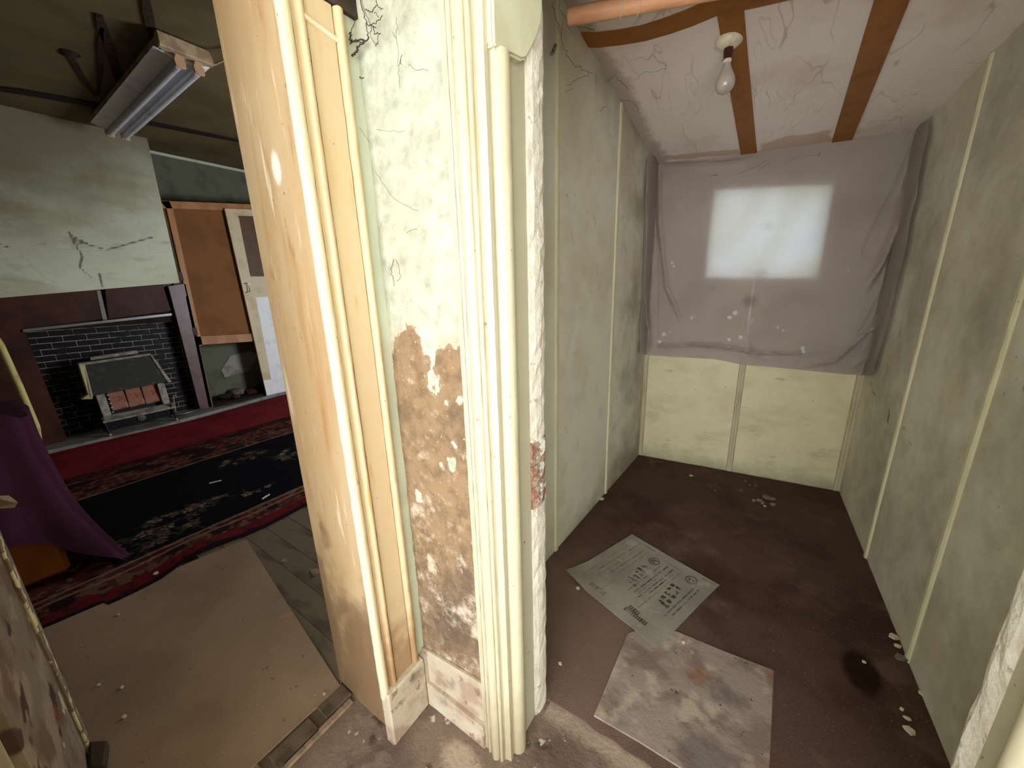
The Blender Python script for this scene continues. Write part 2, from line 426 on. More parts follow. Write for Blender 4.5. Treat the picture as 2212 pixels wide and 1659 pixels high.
M['doorwhite'] = mk('white_door_panel', srgb(242, 242, 246), [('n', srgb(214, 214, 222), .6, 7, .5, .7)], rough=.5, bump=(40, .06))
M['doorglass'] = mk('brown_obscured_glass', srgb(96, 70, 50), [('n', srgb(80, 58, 42), .6, 9, .45, .66)], rough=.5, bump=(30, .03), spec=.2)
M['steel'] = mk('dull_steel', srgb(120, 120, 118), [], rough=.35, bump=None, metal=.9)
M['patch'] = mk('grey_render', srgb(150, 144, 134), [('n', srgb(110, 104, 96), .8, 6, .45, .6)], rough=.9, bump=(40, .3))
M['heat_cream'] = mk('heater_cream_enamel', srgb(206, 194, 148), [('n', srgb(168, 152, 108), .7, 10, .48, .7)], rough=.35, bump=(40, .05), spec=.5)
M['heat_grey'] = mk('heater_charcoal_enamel', srgb(58, 57, 54), [('n', srgb(84, 82, 76), .6, 16, .54, .72)], rough=.6, bump=(60, .08), spec=.15)
M['heat_dust'] = mk('heater_dusty_metal', srgb(150, 144, 128), [('n', srgb(100, 98, 92), .8, 16, .46, .62)], rough=.6, bump=(60, .15))
M['heat_black'] = mk('heater_black_base', srgb(24, 24, 26), [('n', srgb(70, 70, 68), .6, 24, .6, .7)], rough=.45, bump=(60, .1))
M['fireclay'] = mk('fireclay_radiant', srgb(158, 106, 88), [('n', srgb(196, 168, 156), .8, 10, .54, .68), ('n', srgb(110, 58, 44), .7, 16, .5, .66)], rough=.9, bump=(120, .3))
M['tubeglass'] = mk('white_tube', srgb(214, 216, 226), [('n', srgb(170, 168, 160), .6, 7, .52, .7)], rough=.3, bump=None, spec=.5)
M['lampmetal'] = mk('dusty_lamp_enamel', srgb(196, 172, 140), [('n', srgb(150, 122, 92), .8, 9, .45, .66)], rough=.6, bump=(50, .1))
M['lampholder'] = mk('yellowed_lampholder', srgb(206, 166, 132), [('n', srgb(160, 118, 88), .6, 20, .5, .7)], rough=.5, bump=None)
M['purple'] = mk('purple_throw', srgb(66, 34, 50), [('n', srgb(52, 26, 38), .7, 3, .42, .66), ('n', srgb(82, 46, 66), .4, 90, .6, .72)], rough=.95, bump=(160, .3), spec=.08)
M['orange'] = mk('orange_brown_vinyl', srgb(168, 88, 26), [('n', srgb(120, 58, 16), .6, 4, .42, .66)], rough=.6, bump=(80, .1))
M['stick'] = mk('yellow_bamboo', srgb(198, 182, 118), [('n', srgb(150, 130, 78), .8, 14, .45, .66, (1, 1, .4))], rough=.6, bump=(60, .15))
M['peeling'] = mk('peeling_brown_door', srgb(126, 112, 94),
    [('n', srgb(104, 84, 66), .9, 3, .44, .58), ('n', srgb(150, 132, 112), .8, 7, .5, .62), ('n', srgb(70, 44, 40), .95, 5, .58, .62), ('n', srgb(128, 70, 44), .8, 16, .64, .68),
     ('n', srgb(196, 182, 148), .85, 7, .66, .69)], rough=.75, bump=(30, .45, 10, .8))
M['flaky'] = mk('flaking_cream_ridge', srgb(120, 100, 82), [('n', srgb(214, 200, 156), .95, 26, .50, .54, (1, 1, .6))], rough=.75, bump=(40, .4))
M['brass'] = mk('worn_brass', srgb(196, 160, 92), [('n', srgb(130, 98, 54), .7, 20, .48, .66)], rough=.45, bump=None, metal=.4)
M['dust_sheet'] = mk('mauve_dust_sheet', srgb(184, 170, 162),
    [('n', srgb(166, 152, 146), .7, 2.5, .42, .66), ('n', srgb(196, 184, 176), .5, 160, .55, .7), ('n', srgb(120, 104, 100), .5, 30, .68, .74),
     ('a', 'splash', srgb(224, 228, 226), .95, 50, .02, .004), ('a', 'stain', srgb(118, 98, 92), .6, 20, .04, .03)],
    rough=.95, bump=(300, .25), spec=.05, transl=(srgb(226, 222, 214), .30))
M['wood_white'] = mk('white_window_paint', srgb(210, 206, 196), [('n', srgb(160, 146, 128), .7, 12, .5, .7)], rough=.6, bump=(40, .1))
M['pole'] = mk('pink_wooden_pole', srgb(214, 158, 118), [('n', srgb(184, 124, 88), .7, 9, .45, .66, (.3, 1, 1))], rough=.5, bump=(40, .08))
M['string'] = mk('pale_string', srgb(214, 190, 170), [], rough=.8, bump=None)
M['rose'] = mk('ivory_bakelite', srgb(224, 214, 186), [('n', srgb(170, 150, 116), .6, 22, .56, .7)], rough=.4, bump=None, spec=.5)
M['bakelite'] = mk('dark_red_bakelite', srgb(62, 22, 16), [], rough=.35, bump=None, spec=.5)
M['bulbglass'] = mk('dusty_pearl_glass', srgb(176, 164, 152), [('n', srgb(140, 128, 118), .6, 20, .5, .7)], rough=.25, bump=None, spec=.6)
M['paper'] = mk('old_printed_sheet', (1, 1, 1, 1), [('n', srgb(120, 106, 96), .35, 6, .5, .7), ('n', srgb(176, 162, 156), .45, 9, .58, .70)], rough=.9, bump=(40, .15), vcol='print')
M['lino'] = mk('dirty_marbled_tile', srgb(140, 126, 116),
    [('n', srgb(112, 96, 88), .85, 6, .44, .60, (1, 1.6, 1)), ('n', srgb(172, 156, 140), .75, 8, .54, .68), ('n', srgb(128, 84, 54), .7, 5, .58, .72), ('n', srgb(66, 50, 42), .85, 30, .66, .70), ('n', srgb(96, 82, 84), .7, 4, .56, .68)], rough=.8, bump=(60, .2))
M['chip'] = mk('plaster_chip', srgb(206, 194, 172), [('n', srgb(160, 140, 120), .6, 60, .5, .6)], rough=.9, bump=(80, .3))
M['greychip'] = mk('grey_rubble', srgb(116, 104, 92), [('n', srgb(80, 68, 60), .7, 40, .5, .6)], rough=.95, bump=(60, .4))
M['web'] = mk('dusty_cobweb', srgb(92, 84, 74), [], rough=1.0, bump=None, spec=.0)
M['webdark'] = mk('sooty_cobweb', srgb(70, 62, 56), [], rough=1.0, bump=None, spec=.0)

def glass_mat():
    s = NT('grimy_window_glass')
    a = s.n.new('ShaderNodeBsdfTransparent')
    m = s.rng(s.noise(5, 4, .6, (1, 1, 1)), .42, .66)
    v = s.voronoi(6.5, 'F1', 'Color', (1.3, 1, .45)); g = s.n.new('ShaderNodeSeparateColor'); s.l(v, g.inputs[0])
    c = s.mix(m, srgb(246, 250, 255), srgb(234, 236, 226)); c = s.mix(s.rng(g.outputs[0], .3, .7, 0, .8), c, srgb(226, 230, 222))
    s.l(c, a.inputs[0]); s.l(a.outputs[0], s.out.inputs[0])
    return s.m
M['glass'] = glass_mat()

# ================================================================== SETTING
XL, XR = -1.225, -0.905          # the two faces of the wall between passage and left room
YF, YB = 0.70, 0.935             # the two faces of the wall between passage and alcove
OX0, OX1 = -0.515, 0.44          # opening into the alcove

def left_x(y):  return -0.875 + (y - 0.95) * (0.092 / 2.234)
def right_x(y): return 0.672 - (y - 0.95) * (0.058 / 2.35)
BL, BR = Vector((-0.783, 3.184, 0)), Vector((0.614, 3.299, 0))
def back_y(x):  return BL.y + (x - BL.x) * (BR.y - BL.y) / (BR.x - BL.x)
def ceil_z(x, y):
    zl = 2.645 - 0.20 * (y - 1.74); zr = 2.35 - 0.045 * (y - 2.33)
    t = (x + 0.86) / 1.5
    return zl + (zr - zl) * t

# ---- passage floor, one dusty slab that also carries the alcove carpet and the room
fl = grid('floor', 190, 130, lambda u, v: (-1.22 + 3.02 * u, -2.6 + 3.6 * v, 0.004 * (vnoise([u * 40], [v * 40])[0] - .5)), M['dirtfloor'])
tag(fl, 'dusty grey-brown concrete floor of the passage below the pier', 'floor', kind='structure')
P = coords(fl)[:, :2]
put_attr(fl, 'pale', .07 - np.minimum(np.hypot((P[:, 0] + .66) * 1.0, (P[:, 1] - .60) * 1.6), np.hypot(P[:, 0] + .42, (P[:, 1] - .60) * 1.4) + .03))
put_attr(fl, 'edge', .03 - np.abs(P[:, 1] - .895) - np.where(P[:, 0] < -.5, 1, 0))
box('floor.001', -6.7, -1.22, -1.8, 4.65, -0.12, -0.016, M['planks'])
tag(bpy.data.objects['floor.001'], 'old boarded sub-floor of the dark left room', 'floor', kind='structure')
box('floor.002', -0.95, 0.75, 1.0, 3.4, -0.12, -0.002, M['dirtfloor'])
tag(bpy.data.objects['floor.002'], 'hard floor hidden under the brown alcove carpet', 'floor', kind='structure')

# ---- wall between passage and left room (pier part beyond the doorway, head above it, stub before it)
wl = empty('wall_left', (XR, 2.2, 0), 'thick wall between the passage and the dark left room', 'wall', kind='structure')
box('masonry', XL, XR, 0.545, 3.45, 0, 3.3, M['plaster_plain'], wl)
box('masonry', XL, XR, 3.45, 4.45, 0, .75, M['plaster_plain'], wl); box('masonry', XL, XR, 3.45, 4.45, 2.15, 3.3, M['plaster_plain'], wl)
box('masonry', XL, XR, 4.45, 4.65, 0, 3.3, M['plaster_plain'], wl)
box('masonry', XL, XR, -0.16, 0.545, 2.33, 3.3, M['plaster_plain'], wl)
box('masonry', XL, XR, -2.6, -0.145, 0, 3.3, M['plaster_plain'], wl)
grid('plaster_strip', 3, 60, lambda u, v: (XR + .008 + .002 * math.sin(v * 40), .645 + .058 * u, 2.7 * v), M['plaster_plain'], wl)

# ---- wall with the opening into the alcove
wf = empty('wall_front', (-0.55, YF, 0), 'pale green plaster pier with a large damp brown peeled patch', 'wall', kind='structure')
box('masonry', XR, -0.60, YF + .012, YB - .06, 0, 2.75, M['plaster_plain'], wf)
box('masonry', -0.60, -0.535, YF + .012, YB - .06, 0, 2.75, M['plaster_plain'], wf)
box('masonry', OX1 + .02, 1.75, YF, YB - .06, 0, 2.75, M['plaster_plain'], wf)
box('lintel', -0.60, OX1 + .05, YF, YB, 2.17, 2.80, M['plaster_plain'], wf)
pf = grid('plaster_face', 60, 540, lambda u, v: (-.897 + .30 * u, YF + .003 * (vnoise([u * 9], [v * 80])[0] - .5), 2.70 * v), M['plaster'], wf, thick=(0, .012, 0))
Pp = coords(pf)[:, [0, 2]]
wp = lambda px, py: tuple(at_y(px, py, YF)[i] for i in (0, 2))
peel = [wp(*p) for p in [(880, 703), (900, 710), (908, 728), (914, 756), (920, 772), (930, 768), (931, 790), (934, 806), (945, 824), (938, 838), (932, 848), (928, 836), (925, 812),
        (934, 800), (938, 770), (944, 760), (950, 752), (972, 748), (985, 752), (992, 742), (1002, 738), (1012, 752), (1030, 900), (1075, 1300), (1090, 1560), (905, 1430), (890, 1290), (876, 1120), (866, 1010), (858, 960), (852, 900), (846, 850), (848, 800), (846, 770), (852, 742), (862, 722)]]
d = sdf(Pp, peel)
for isl, r in (((944, 826), 12), ((991, 860), 9), ((965, 873), 5), ((937, 850), 6), ((975, 1003), 13), ((955, 1000), 7), ((980, 958), 5), ((905, 1072), 14)):
    c = wp(*isl); d = np.minimum(d, np.hypot(Pp[:, 0] - c[0], (Pp[:, 1] - c[1]) * .7) - r * .0011)
for isl, r in (((998, 604), 9), ((1006, 640), 6), ((1008, 690), 11), ((1000, 699), 10)):
    c = wp(*isl); d = np.maximum(d, r * .0012 - np.hypot(Pp[:, 0] - c[0], (Pp[:, 1] - c[1]) * .6))
put_attr(pf, 'peel', d)
inn = np.where(d > .004, 0.0, -1.0)
put_attr(pf, 'peel_dark', inn - .08 + .10 * vnoise(Pp[:, 0], Pp[:, 1], 8)); put_attr(pf, 'peel_light', inn - .12 + np.clip(1.0 - Pp[:, 1], -.3, .6) * .10); put_attr(pf, 'peel_speck', inn - .20 + .05 * vnoise(Pp[:, 0], Pp[:, 1], 10))
put_attr(pf, 'scuff', np.maximum(sdf(Pp, [wp(*p) for p in [(848, 715), (880, 690), (900, 705), (880, 740), (850, 790), (840, 770)]]), sdf(Pp, [wp(*p) for p in [(935, 720), (1000, 712), (1010, 760), (960, 770), (942, 765)]]) - .008))
put_attr(pf, 'mould', np.where(d > 0, 1, 0) * (np.maximum(sdf(Pp, [wp(*p) for p in [(905, 1250), (1050, 1180), (1060, 1480), (915, 1400)]]), np.maximum(.03 - np.hypot(Pp[:, 0] - wp(985, 900)[0], Pp[:, 1] - wp(985, 900)[1]), .03 - np.hypot(Pp[:, 0] - wp(975, 955)[0], Pp[:, 1] - wp(975, 955)[1]))) * .25) - .012)
put_attr(pf, 'salt', np.where(d > .003, 1, 0) * .05 * (vnoise(Pp[:, 0], Pp[:, 1], 16) - .86) + np.where(d > .003, 0, -1) * .2 + np.clip((.75 - Pp[:, 1]), -1, 1) * .022)
put_attr(pf, 'grime', .10 * (vnoise(Pp[:, 0], Pp[:, 1], 5) - .72) + .05 * np.clip(Pp[:, 1] - 1.75, 0, 1))
# whitewashed brick ends of the opening
rb = random.Random(5)
ledge = [(-.86, .852), (OX0 + .004, .852), (OX0 + .010, .868), (OX0 + .012, .892), (OX0 + .010, .914), (OX0 + .003, .932), (OX0 - .012, YB + .006), (-.86, YB)]
extrude_z('plaster_edge', ledge, 0, .845, M['whitewash'], wf, nz=26, wob=.0022, seed=41)
z = .845
for h in (.073, .070, .075):
    q = [(x + rb.uniform(-.003, .003), y + rb.uniform(-.003, .003)) if x > -.8 else (x, y) for x, y in ledge]
    bevel(extrude_z('brick', q, z, z + h - .002, M['barebrick'], wf), .002); z += h
extrude_z('plaster_edge', ledge, z, 2.17, M['whitewash'], wf, nz=40, wob=.0022, seed=42)
edge = [(.70, .895), (OX1 + .001, .895), (OX1 - .006, .912), (OX1 - .008, .93), (OX1 - .004, .946), (OX1 + .008, .957), (.70, .957)]
extrude_z('plaster_edge', edge, 0, 2.17, M['whitewash'], wf, nz=36, wob=.0022, seed=12)
# skirting at the foot of the pier
bb = empty('baseboard_front', (-.75, YF, 0), 'short stained skirting board at the foot of the damp pier', 'skirting board', kind='structure')
q = [Vector((-.897, YF - .014, 0)), Vector((-.606, YF - .014, 0)), Vector((-.604, YF - .014, .262)), Vector((-.897, YF - .014, .232))]
slab('board', q, (0, .016, 0), M['skirting'], bb, .004)
extrude_z('fillet', [(-.897, YF - .012), (-.89, YF - .026), (-.606, YF - .026), (-.606, YF - .012)], 0, .10, M['skirting'], bb, nz=3, wob=.003, seed=4)

# ---- casing of the left-hand doorway
t1 = empty('trim_1', (-.9, .53, 0), 'aged cream and orange door casing of the left-hand doorway', 'door casing', kind='structure')
jb = grid('jamb_board', 24, 150, lambda u, v: (XL - .004 + (.325) * u, .540 - .004 * math.sin(u * 3.1), 2.30 * v), M['cream'], t1, thick=(0, .012, 0))
Pj = coords(jb)
put_attr(jb, 'grime', .75 - Pj[:, 2] * 1.15 + .55 * (vnoise(Pj[:, 0] * 2, Pj[:, 2], 7) - .5) - .15)
pc = at_y(600, 362, .54)
put_attr(jb, 'chip', .03 - np.hypot((Pj[:, 0] - pc.x) * 1.6, (Pj[:, 2] - pc.z) * .8))
prof = [(.66, -.908), (.66, -.886)] + arc(.648, -.886, .010, 0, 180, 6)
prof = [(y, x) for y, x in prof]
prof += [(.637, -.890), (.637, -.900), (.634, -.900), (.634, -.889), (.568, -.889), (.568, -.900), (.565, -.900), (.565, -.890)] + arc(.556, -.888, .008, 0, 180, 6) + [(.546, -.892), (.538, -.892), (.536, -.908)]
o = extrude_z('architrave', [(x, y) for (y, x) in prof], .222, 2.125, M['cream_light'], t1, smooth=True, nz=60, wob=.0006, seed=2)
Pj = coords(o)
put_attr(o, 'grime', .55 - Pj[:, 2] * 1.1 - .1); put_attr(o, 'chip', np.full(len(Pj), -1.0))
extrude_z('corner_bead', arc(-.895, .522, .0145, 0, 360, 15)[:-1], .20, 2.30, M['cream_bead'], t1, smooth=True, nz=70, wob=.0008, seed=3)
o = tube('head_bead', [(-.888, .562, 2.072), (-.888, .645, 2.060)], .006, M['cream_bead'], t1)
o = box('plinth_block', -.908, -.866, .512, .672, 0, .222, M['skirting'], t1, .006)
box('plinth_return', -.905, -.868, .672, .70, 0, .22, M['skirting'], t1)
box('head_board', -.904, -.884, .55, .70, 2.128, 2.33, M['darkwood'], t1)
box('head_board', XL, -.88, -.15, .50, 2.31, 2.35, M['cream'], t1)

# ---- casing of the alcove opening
t2 = empty('trim_2', (-.55, .69, 0), 'ivory moulded architrave framing the opening into the alcove', 'door casing', kind='structure')
G = lambda x, w=.0028, y0=.022, d=.004: [(x - w / 2, YF - y0), (x - w / 2, YF - d), (x + w / 2, YF - d), (x + w / 2, YF - y0)]
A = [(-.612, YF + .005), (-.612, YF - .018), (-.596, YF - .019)] + G(-.5945, y0=.019) + arc(-.5865, YF - .020, .0055, 180, 360, 5) + G(-.579, y0=.020)
A += [(-.577, YF - .024), (-.570, YF - .032), (-.562, YF - .034), (-.554, YF - .031), (-.549, YF - .024)] + G(-.5465, y0=.022) + arc(-.5395, YF - .020, .0050, 180, 360, 5) + G(-.5325, y0=.018)
A += [(-.530, YF - .010), (-.512, YF - .006), (-.512, YF + .005)]
A_old = [(-.612, YF + .005), (-.612, YF - .016), (-.594, YF - .017)] + arc(-.588, YF - .017, .006, 180, 360, 5) + [(-.580, YF - .016)]
o = extrude_z('architrave', A, 0, 2.26, M['ivory'], t2, smooth=True, nz=60, wob=.0005, seed=6)
Pj = coords(o); put_attr(o, 'grime', .22 - Pj[:, 2] * 1.1)
o = extrude_z('corner_bead', arc(-.517, .744, .027, -95, 95, 12) + [(-.535, .771), (-.535, .717)], 0, 1.965, M['ivory'], t2, smooth=True, nz=60, wob=.0006, seed=8)
Pj = coords(o); put_attr(o, 'grime', .22 - Pj[:, 2] * 1.1)
box('lining_board', -.54, OX0, .700, .852, 0, 2.17, M['ivory_grey'], t2, .003)
cb = [at_x(px, py, -.497) for px, py in ((1062, -60), (1066, 92), (1072, 104), (1086, 112), (1108, 120), (1128, 130), (1138, 127), (1150, 105), (1160, 84), (1168, 58), (1172, 20), (1173, -60))]
o = slab('corbel', cb, (-.06, 0, 0), M['corbel'], t2); bevel(o, .008, 2)
# right-hand side
o = extrude_z('corner_bead', arc(OX1 + .002, .80, .026, 85, 275, 12) + [(OX1 + .03, .774), (OX1 + .03, .826)], 0, 2.17, M['ivory'], t2, smooth=True, nz=40, wob=.0006, seed=9)
Pj = coords(o); put_attr(o, 'grime', .22 - Pj[:, 2] * 1.1)
box('lining_board', OX1, OX1 + .03, .70, .896, 0, 2.17, M['ivory_grey'], t2, .003)
box('architrave', OX1 + .01, OX1 + .11, YF - .02, YF + .005, 0, 2.26, M['ivory_grey'], t2, .005)

# ---- rest of the passage behind the camera
box('wall_right', 1.75, 1.85, -2.6, YF, 0, 2.8, M['plaster_plain']); tag(bpy.data.objects['wall_right'], 'plain plaster side wall of the passage out of view', 'wall', kind='structure')
wb = empty('wall_back', (0.35, -1.7, 0), 'unseen end of the passage behind the camera, opened wide for added light', 'wall', kind='structure')
box('masonry', XR, -.87, -1.75, -1.65, 0, 2.8, M['plaster_plain'], wb); box('masonry', 1.67, 1.85, -1.75, -1.65, 0, 2.8, M['plaster_plain'], wb)
box('lintel', -.87, 1.67, -1.75, -1.65, 2.42, 2.8, M['plaster_plain'], wb)  # unseen opening made wide so the added fill reaches the alcove side walls
box('ceiling_passage', XR, 1.85, -2.7, YF + .1, 2.75, 2.85, M['plaster_plain']); tag(bpy.data.objects['ceiling_passage'], 'pale plaster ceiling over the passage out of view', 'ceiling', kind='structure')

# ================================================================== ALCOVE
def panelled(name, label, side, ys):
    """sheet wall along y; side -1 left, 1 right; ys are the joints"""
    fx = left_x if side < 0 else right_x
    w = empty(name, (fx(2.1), 2.1, 0), label, 'wall', kind='structure')
    for a, b in zip(ys[:-1], ys[1:]):
        def fn(u, v, a=a, b=b):
            y = a + .004 + (b - a - .008) * u; x = fx(y)
            return (x, y, (ceil_z(x, y) + .02) * v)
        o = grid('panel', 24, 60, fn, M['panel'], w, thick=(side * .012, 0, 0))
        Pq = coords(o)
        mk_ = np.full(len(Pq), -1.0)
        if side > 0:
            Y, Z = Pq[:, 1], Pq[:, 2]; lines = []
            for pts, wd in (([(1958, 712), (1952, 735)], .010), ([(1895, 826), (1900, 848), (1912, 872)], .007), ([(1930, 880), (1932, 905), (1928, 912)], .010), ([(1955, 908), (1975, 965)], .005), ([(2205, 835), (2212, 836)], .02), ([(2014, 805), (2018, 808)], .010), ([(1963, 852), (1966, 858)], .012)):
                L = [at_x(px, py, fx(1.9)) for px, py in pts]
                mk_ = np.maximum(mk_, wd - polyline_d(np.stack([Y, Z], 1), [(p.y, p.z) for p in L]))
            put_attr(o, 'grime', .10 * (vnoise(Y, Z, 3) - .55) - .02)
        else:
            put_attr(o, 'grime', np.clip((Pq[:, 1] - 2.45), -.3, .3) * .35 * vnoise(Pq[:, 1], Pq[:, 2], 6) + np.maximum(0, .3 - Pq[:, 2]) * .35 + np.maximum(0, Pq[:, 2] - 1.9) * .12 - .07)
        put_attr(o, 'mark', mk_)
    for y in ys[1:-1]:
        x = fx(y); s = -side
        z1 = ceil_z(x, y) - .004
        prof = [(x + side * .003, y - .016), (x + s * .006, y - .0155), (x + s * .010, y - .009), (x + s * .010, y + .009), (x + s * .006, y + .0155), (x + side * .003, y + .016)]
        extrude_z('batten', prof, 0.0, z1, M['batten'], w, nz=40, wob=.0007, seed=int(y * 100))
    return w
panelled('wall_alcove_left', 'left alcove wall of olive sheet panels with two thin cover battens', -1, [.94, 1.663, 2.405, 3.19])
panelled('wall_alcove_right', 'right alcove wall of stained olive sheet panels with thin battens', 1, [.94, 1.826, 2.506, 3.31])
# back wall with the window hole
W0, W1, Z0, Z1 = -.382, .268, 1.525, 2.105
wz0 = lambda x: 1.540 - .040 * (x - W0)
wz1 = lambda x: 2.122 - .088 * (x - W0)
ab = empty('wall_alcove_back', (0, 3.24, 0), 'rear alcove wall of yellowish panels below the hanging sheet', 'wall', kind='structure')
def bpanel(x0, x1, z0, z1, n=20):
    def fn(u, v):
        x = x0 + (x1 - x0) * u
        a = z0(x) if callable(z0) else z0; b = z1(x) if callable(z1) else z1
        return (x, back_y(x), a + (b - a) * v)
    o = grid('panel', n, n, fn, M['panel_back'], ab, thick=(0, .03, 0))
    Pq = coords(o)
    put_attr(o, 'grime', np.maximum(0, .16 - Pq[:, 2]) * .5 - .05); put_attr(o, 'mark', np.full(len(Pq), -1.0))
bpanel(BL.x - .05, -.083, 0, wz0, 26); bpanel(-.075, BR.x + .05, 0, wz0, 26)
bpanel(BL.x - .05, W0, wz0, 2.45); bpanel(W1, BR.x + .05, wz0, 2.45); bpanel(W0, W1, wz1, 2.45)
for (xa, xb, t) in ((-.805, -.752, .014), (-.101, -.057, .010), (.575, .64, .014)):
    ya, yb = back_y(xa), back_y(xb)
    extrude_z('batten', [(xa, ya), (xa + .006, ya - t), (xa + .02, ya - t), (xa + .024, ya - t + .004), (xb - .006, yb - t), (xb, yb - .001), (xb, yb + .002), (xa, ya + .002)], 0, 1.05, M['corner'], ab, nz=20, wob=.0006, seed=31)
for o in ab.children:
    if o.name.startswith('batten') and 'grime' not in o.data.attributes:
        n = len(o.data.vertices); put_attr(o, 'grime', np.full(n, -1.0)); put_attr(o, 'mark', np.full(n, -1.0))
win = empty('window_1', (-.06, 3.26, Z0), 'small square window glowing through the hanging dust sheet', 'window', kind='structure')
def wbox(name, x0, x1, d0, d1, z0, z1, m, parent):
    f = lambda z, x: z(x) if callable(z) else z
    q = [Vector((x0, back_y(x0) + d0, f(z0, x0))), Vector((x1, back_y(x1) + d0, f(z0, x1))), Vector((x1, back_y(x1) + d0, f(z1, x1))), Vector((x0, back_y(x0) + d0, f(z1, x0)))]
    return slab(name, q, (0, d1 - d0, 0), m, parent)
wbox('frame', W0 - .03, W0 + .010, .031, .07, Z0 - .05, Z1 + .05, M['wood_white'], win)
wbox('frame', W1 - .010, W1 + .03, .031, .07, Z0 - .05, Z1 + .05, M['wood_white'], win)
wbox('frame', W0 + .010, W1 - .010, .031, .07, lambda x: wz1(x) - .004, lambda x: wz1(x) + .04, M['wood_white'], win)
wbox('sill', W0 + .010, W1 - .010, .031, .09, lambda x: wz0(x) - .04, lambda x: wz0(x) + .004, M['wood_white'], win)
wbox('pane', W0 + .008, W1 - .008, .048, .051, lambda x: wz0(x) + .002, lambda x: wz1(x) - .002, M['glass'], win)
ca = grid('ceiling_alcove', 70, 100, lambda u, v: (lambda x, y: (x, y, ceil_z(x, y) + .004 * (vnoise([x * 5], [y * 5])[0] - .5)))(-.93 + 1.66 * u, .86 + 2.52 * v), M['ceil'], thick=(0, 0, .03))
tag(ca, 'stained off-white sloping ceiling of the alcove with brown strips', 'ceiling', kind='structure')
Pc = coords(ca)
def on_ceil(px, py):
    r = ray(px, py); lo, hi = .4 / r.length, 6 / r.length
    for _ in range(50):
        m = (lo + hi) / 2; p = Vector((r.x * m, r.y * m, H + r.z * m))
        if p.z > ceil_z(p.x, p.y): hi = m
        else: lo = m
    return Vector((r.x * lo, r.y * lo, H + r.z * lo))
cp = lambda *pts: [tuple(on_ceil(*p)[:2]) for p in pts]
put_attr(ca, 'stain', np.maximum(sdf(Pc[:, :2], cp((1640, 335), (1645, 312), (1700, 295), (1750, 290), (1795, 278), (1800, 320))), sdf(Pc[:, :2], cp((1420, 350), (1425, 335), (1560, 322), (1605, 318), (1608, 335))) - .02))
put_attr(ca, 'dull_tone', np.maximum(.09 - np.abs(Pc[:, 0] - np.array([left_x(y) for y in Pc[:, 1]])) * .9, .035 - np.hypot(Pc[:, 0] - on_ceil(1628, 162).x, Pc[:, 1] - on_ceil(1628, 162).y)) - .03 + .04 * (vnoise(Pc[:, 0], Pc[:, 1], 5) - .5))  # duller along the left edge and in a round mark near the bulb
# brown strips
def ribbon(path, w, name='strip'):
    pts = [Vector(p) for p in path]; v = []; f = []
    for i, p in enumerate(pts):
        d = (pts[min(i + 1, len(pts) - 1)] - pts[max(i - 1, 0)]); n = Vector((-d.y, d.x)).normalized() * w / 2
        for q in (p + n, p - n):
            v.append((q.x, q.y, ceil_z(q.x, q.y) - .009)); v.append((q.x, q.y, ceil_z(q.x, q.y) + .002))
    for i in range(len(pts) - 1):
        a = i * 4; b = a + 4
        f += [(a, b, b + 2, a + 2), (a + 1, a + 3, b + 3, b + 1), (a, a + 1, b + 1, b), (a + 2, b + 2, b + 3, a + 3)]
    f += [(0, 2, 3, 1), (len(v) - 4, len(v) - 3, len(v) - 1, len(v) - 2)]
    return mesh(name, v, f, M['brownpaint'], ca)
def lerp2(a, b, n): return [a + (b - a) * (i / n) for i in range(n + 1)]
v2 = lambda p: Vector((p.x, p.y))
s1a, s1b = v2((on_ceil(1602, 331) + on_ceil(1634, 331)) / 2), v2((on_ceil(1548, 0) + on_ceil(1602, 0)) / 2)
ribbon(lerp2(s1a, s1b + (s1b - s1a) * .5, 10), .090)
s2a, s2b = v2((on_ceil(1794, 316) + on_ceil(1836, 311)) / 2), v2((on_ceil(1897, 0) + on_ceil(1955, 0)) / 2)
ribbon(lerp2(s2a, s2b + (s2b - s2a) * .5, 10), .096)
ribbon([v2(on_ceil(px, py)) for px, py in ((1238, 83), (1290, 84), (1340, 78), (1390, 69), (1440, 54), (1490, 36), (1540, 14), (1580, 4), (1630, -6), (1690, -20), (1760, -38))], .080)

# brown carpet
cpt = grid('brown_carpet', 110, 150, lambda u, v: (lambda y: (left_x(y) + .002 + (right_x(y) - left_x(y) - .004) * u, y, .006 + .003 * vnoise([u * 11], [v * 17])[0]))(
    .922 + .012 * (vnoise([u * 30], [3.3])[0] - .5) * (1 - v) + (back_y(left_x(3.2) + 1.42 * u) - .934) * v), M['carpet'], thick=(0, 0, -.006))
tag(cpt, 'threadbare dark brown carpet covering the alcove floor', 'carpet')
Pc = coords(cpt)
sp = at_z(1860, 1455)
put_attr(cpt, 'spill', .058 - np.hypot((Pc[:, 0] - sp.x) * 1.0, (Pc[:, 1] - sp.y) * .55 ))
put_attr(cpt, 'dust', .35 - np.hypot(Pc[:, 0] + .55, (Pc[:, 1] - 1.2) * .8) * .8)

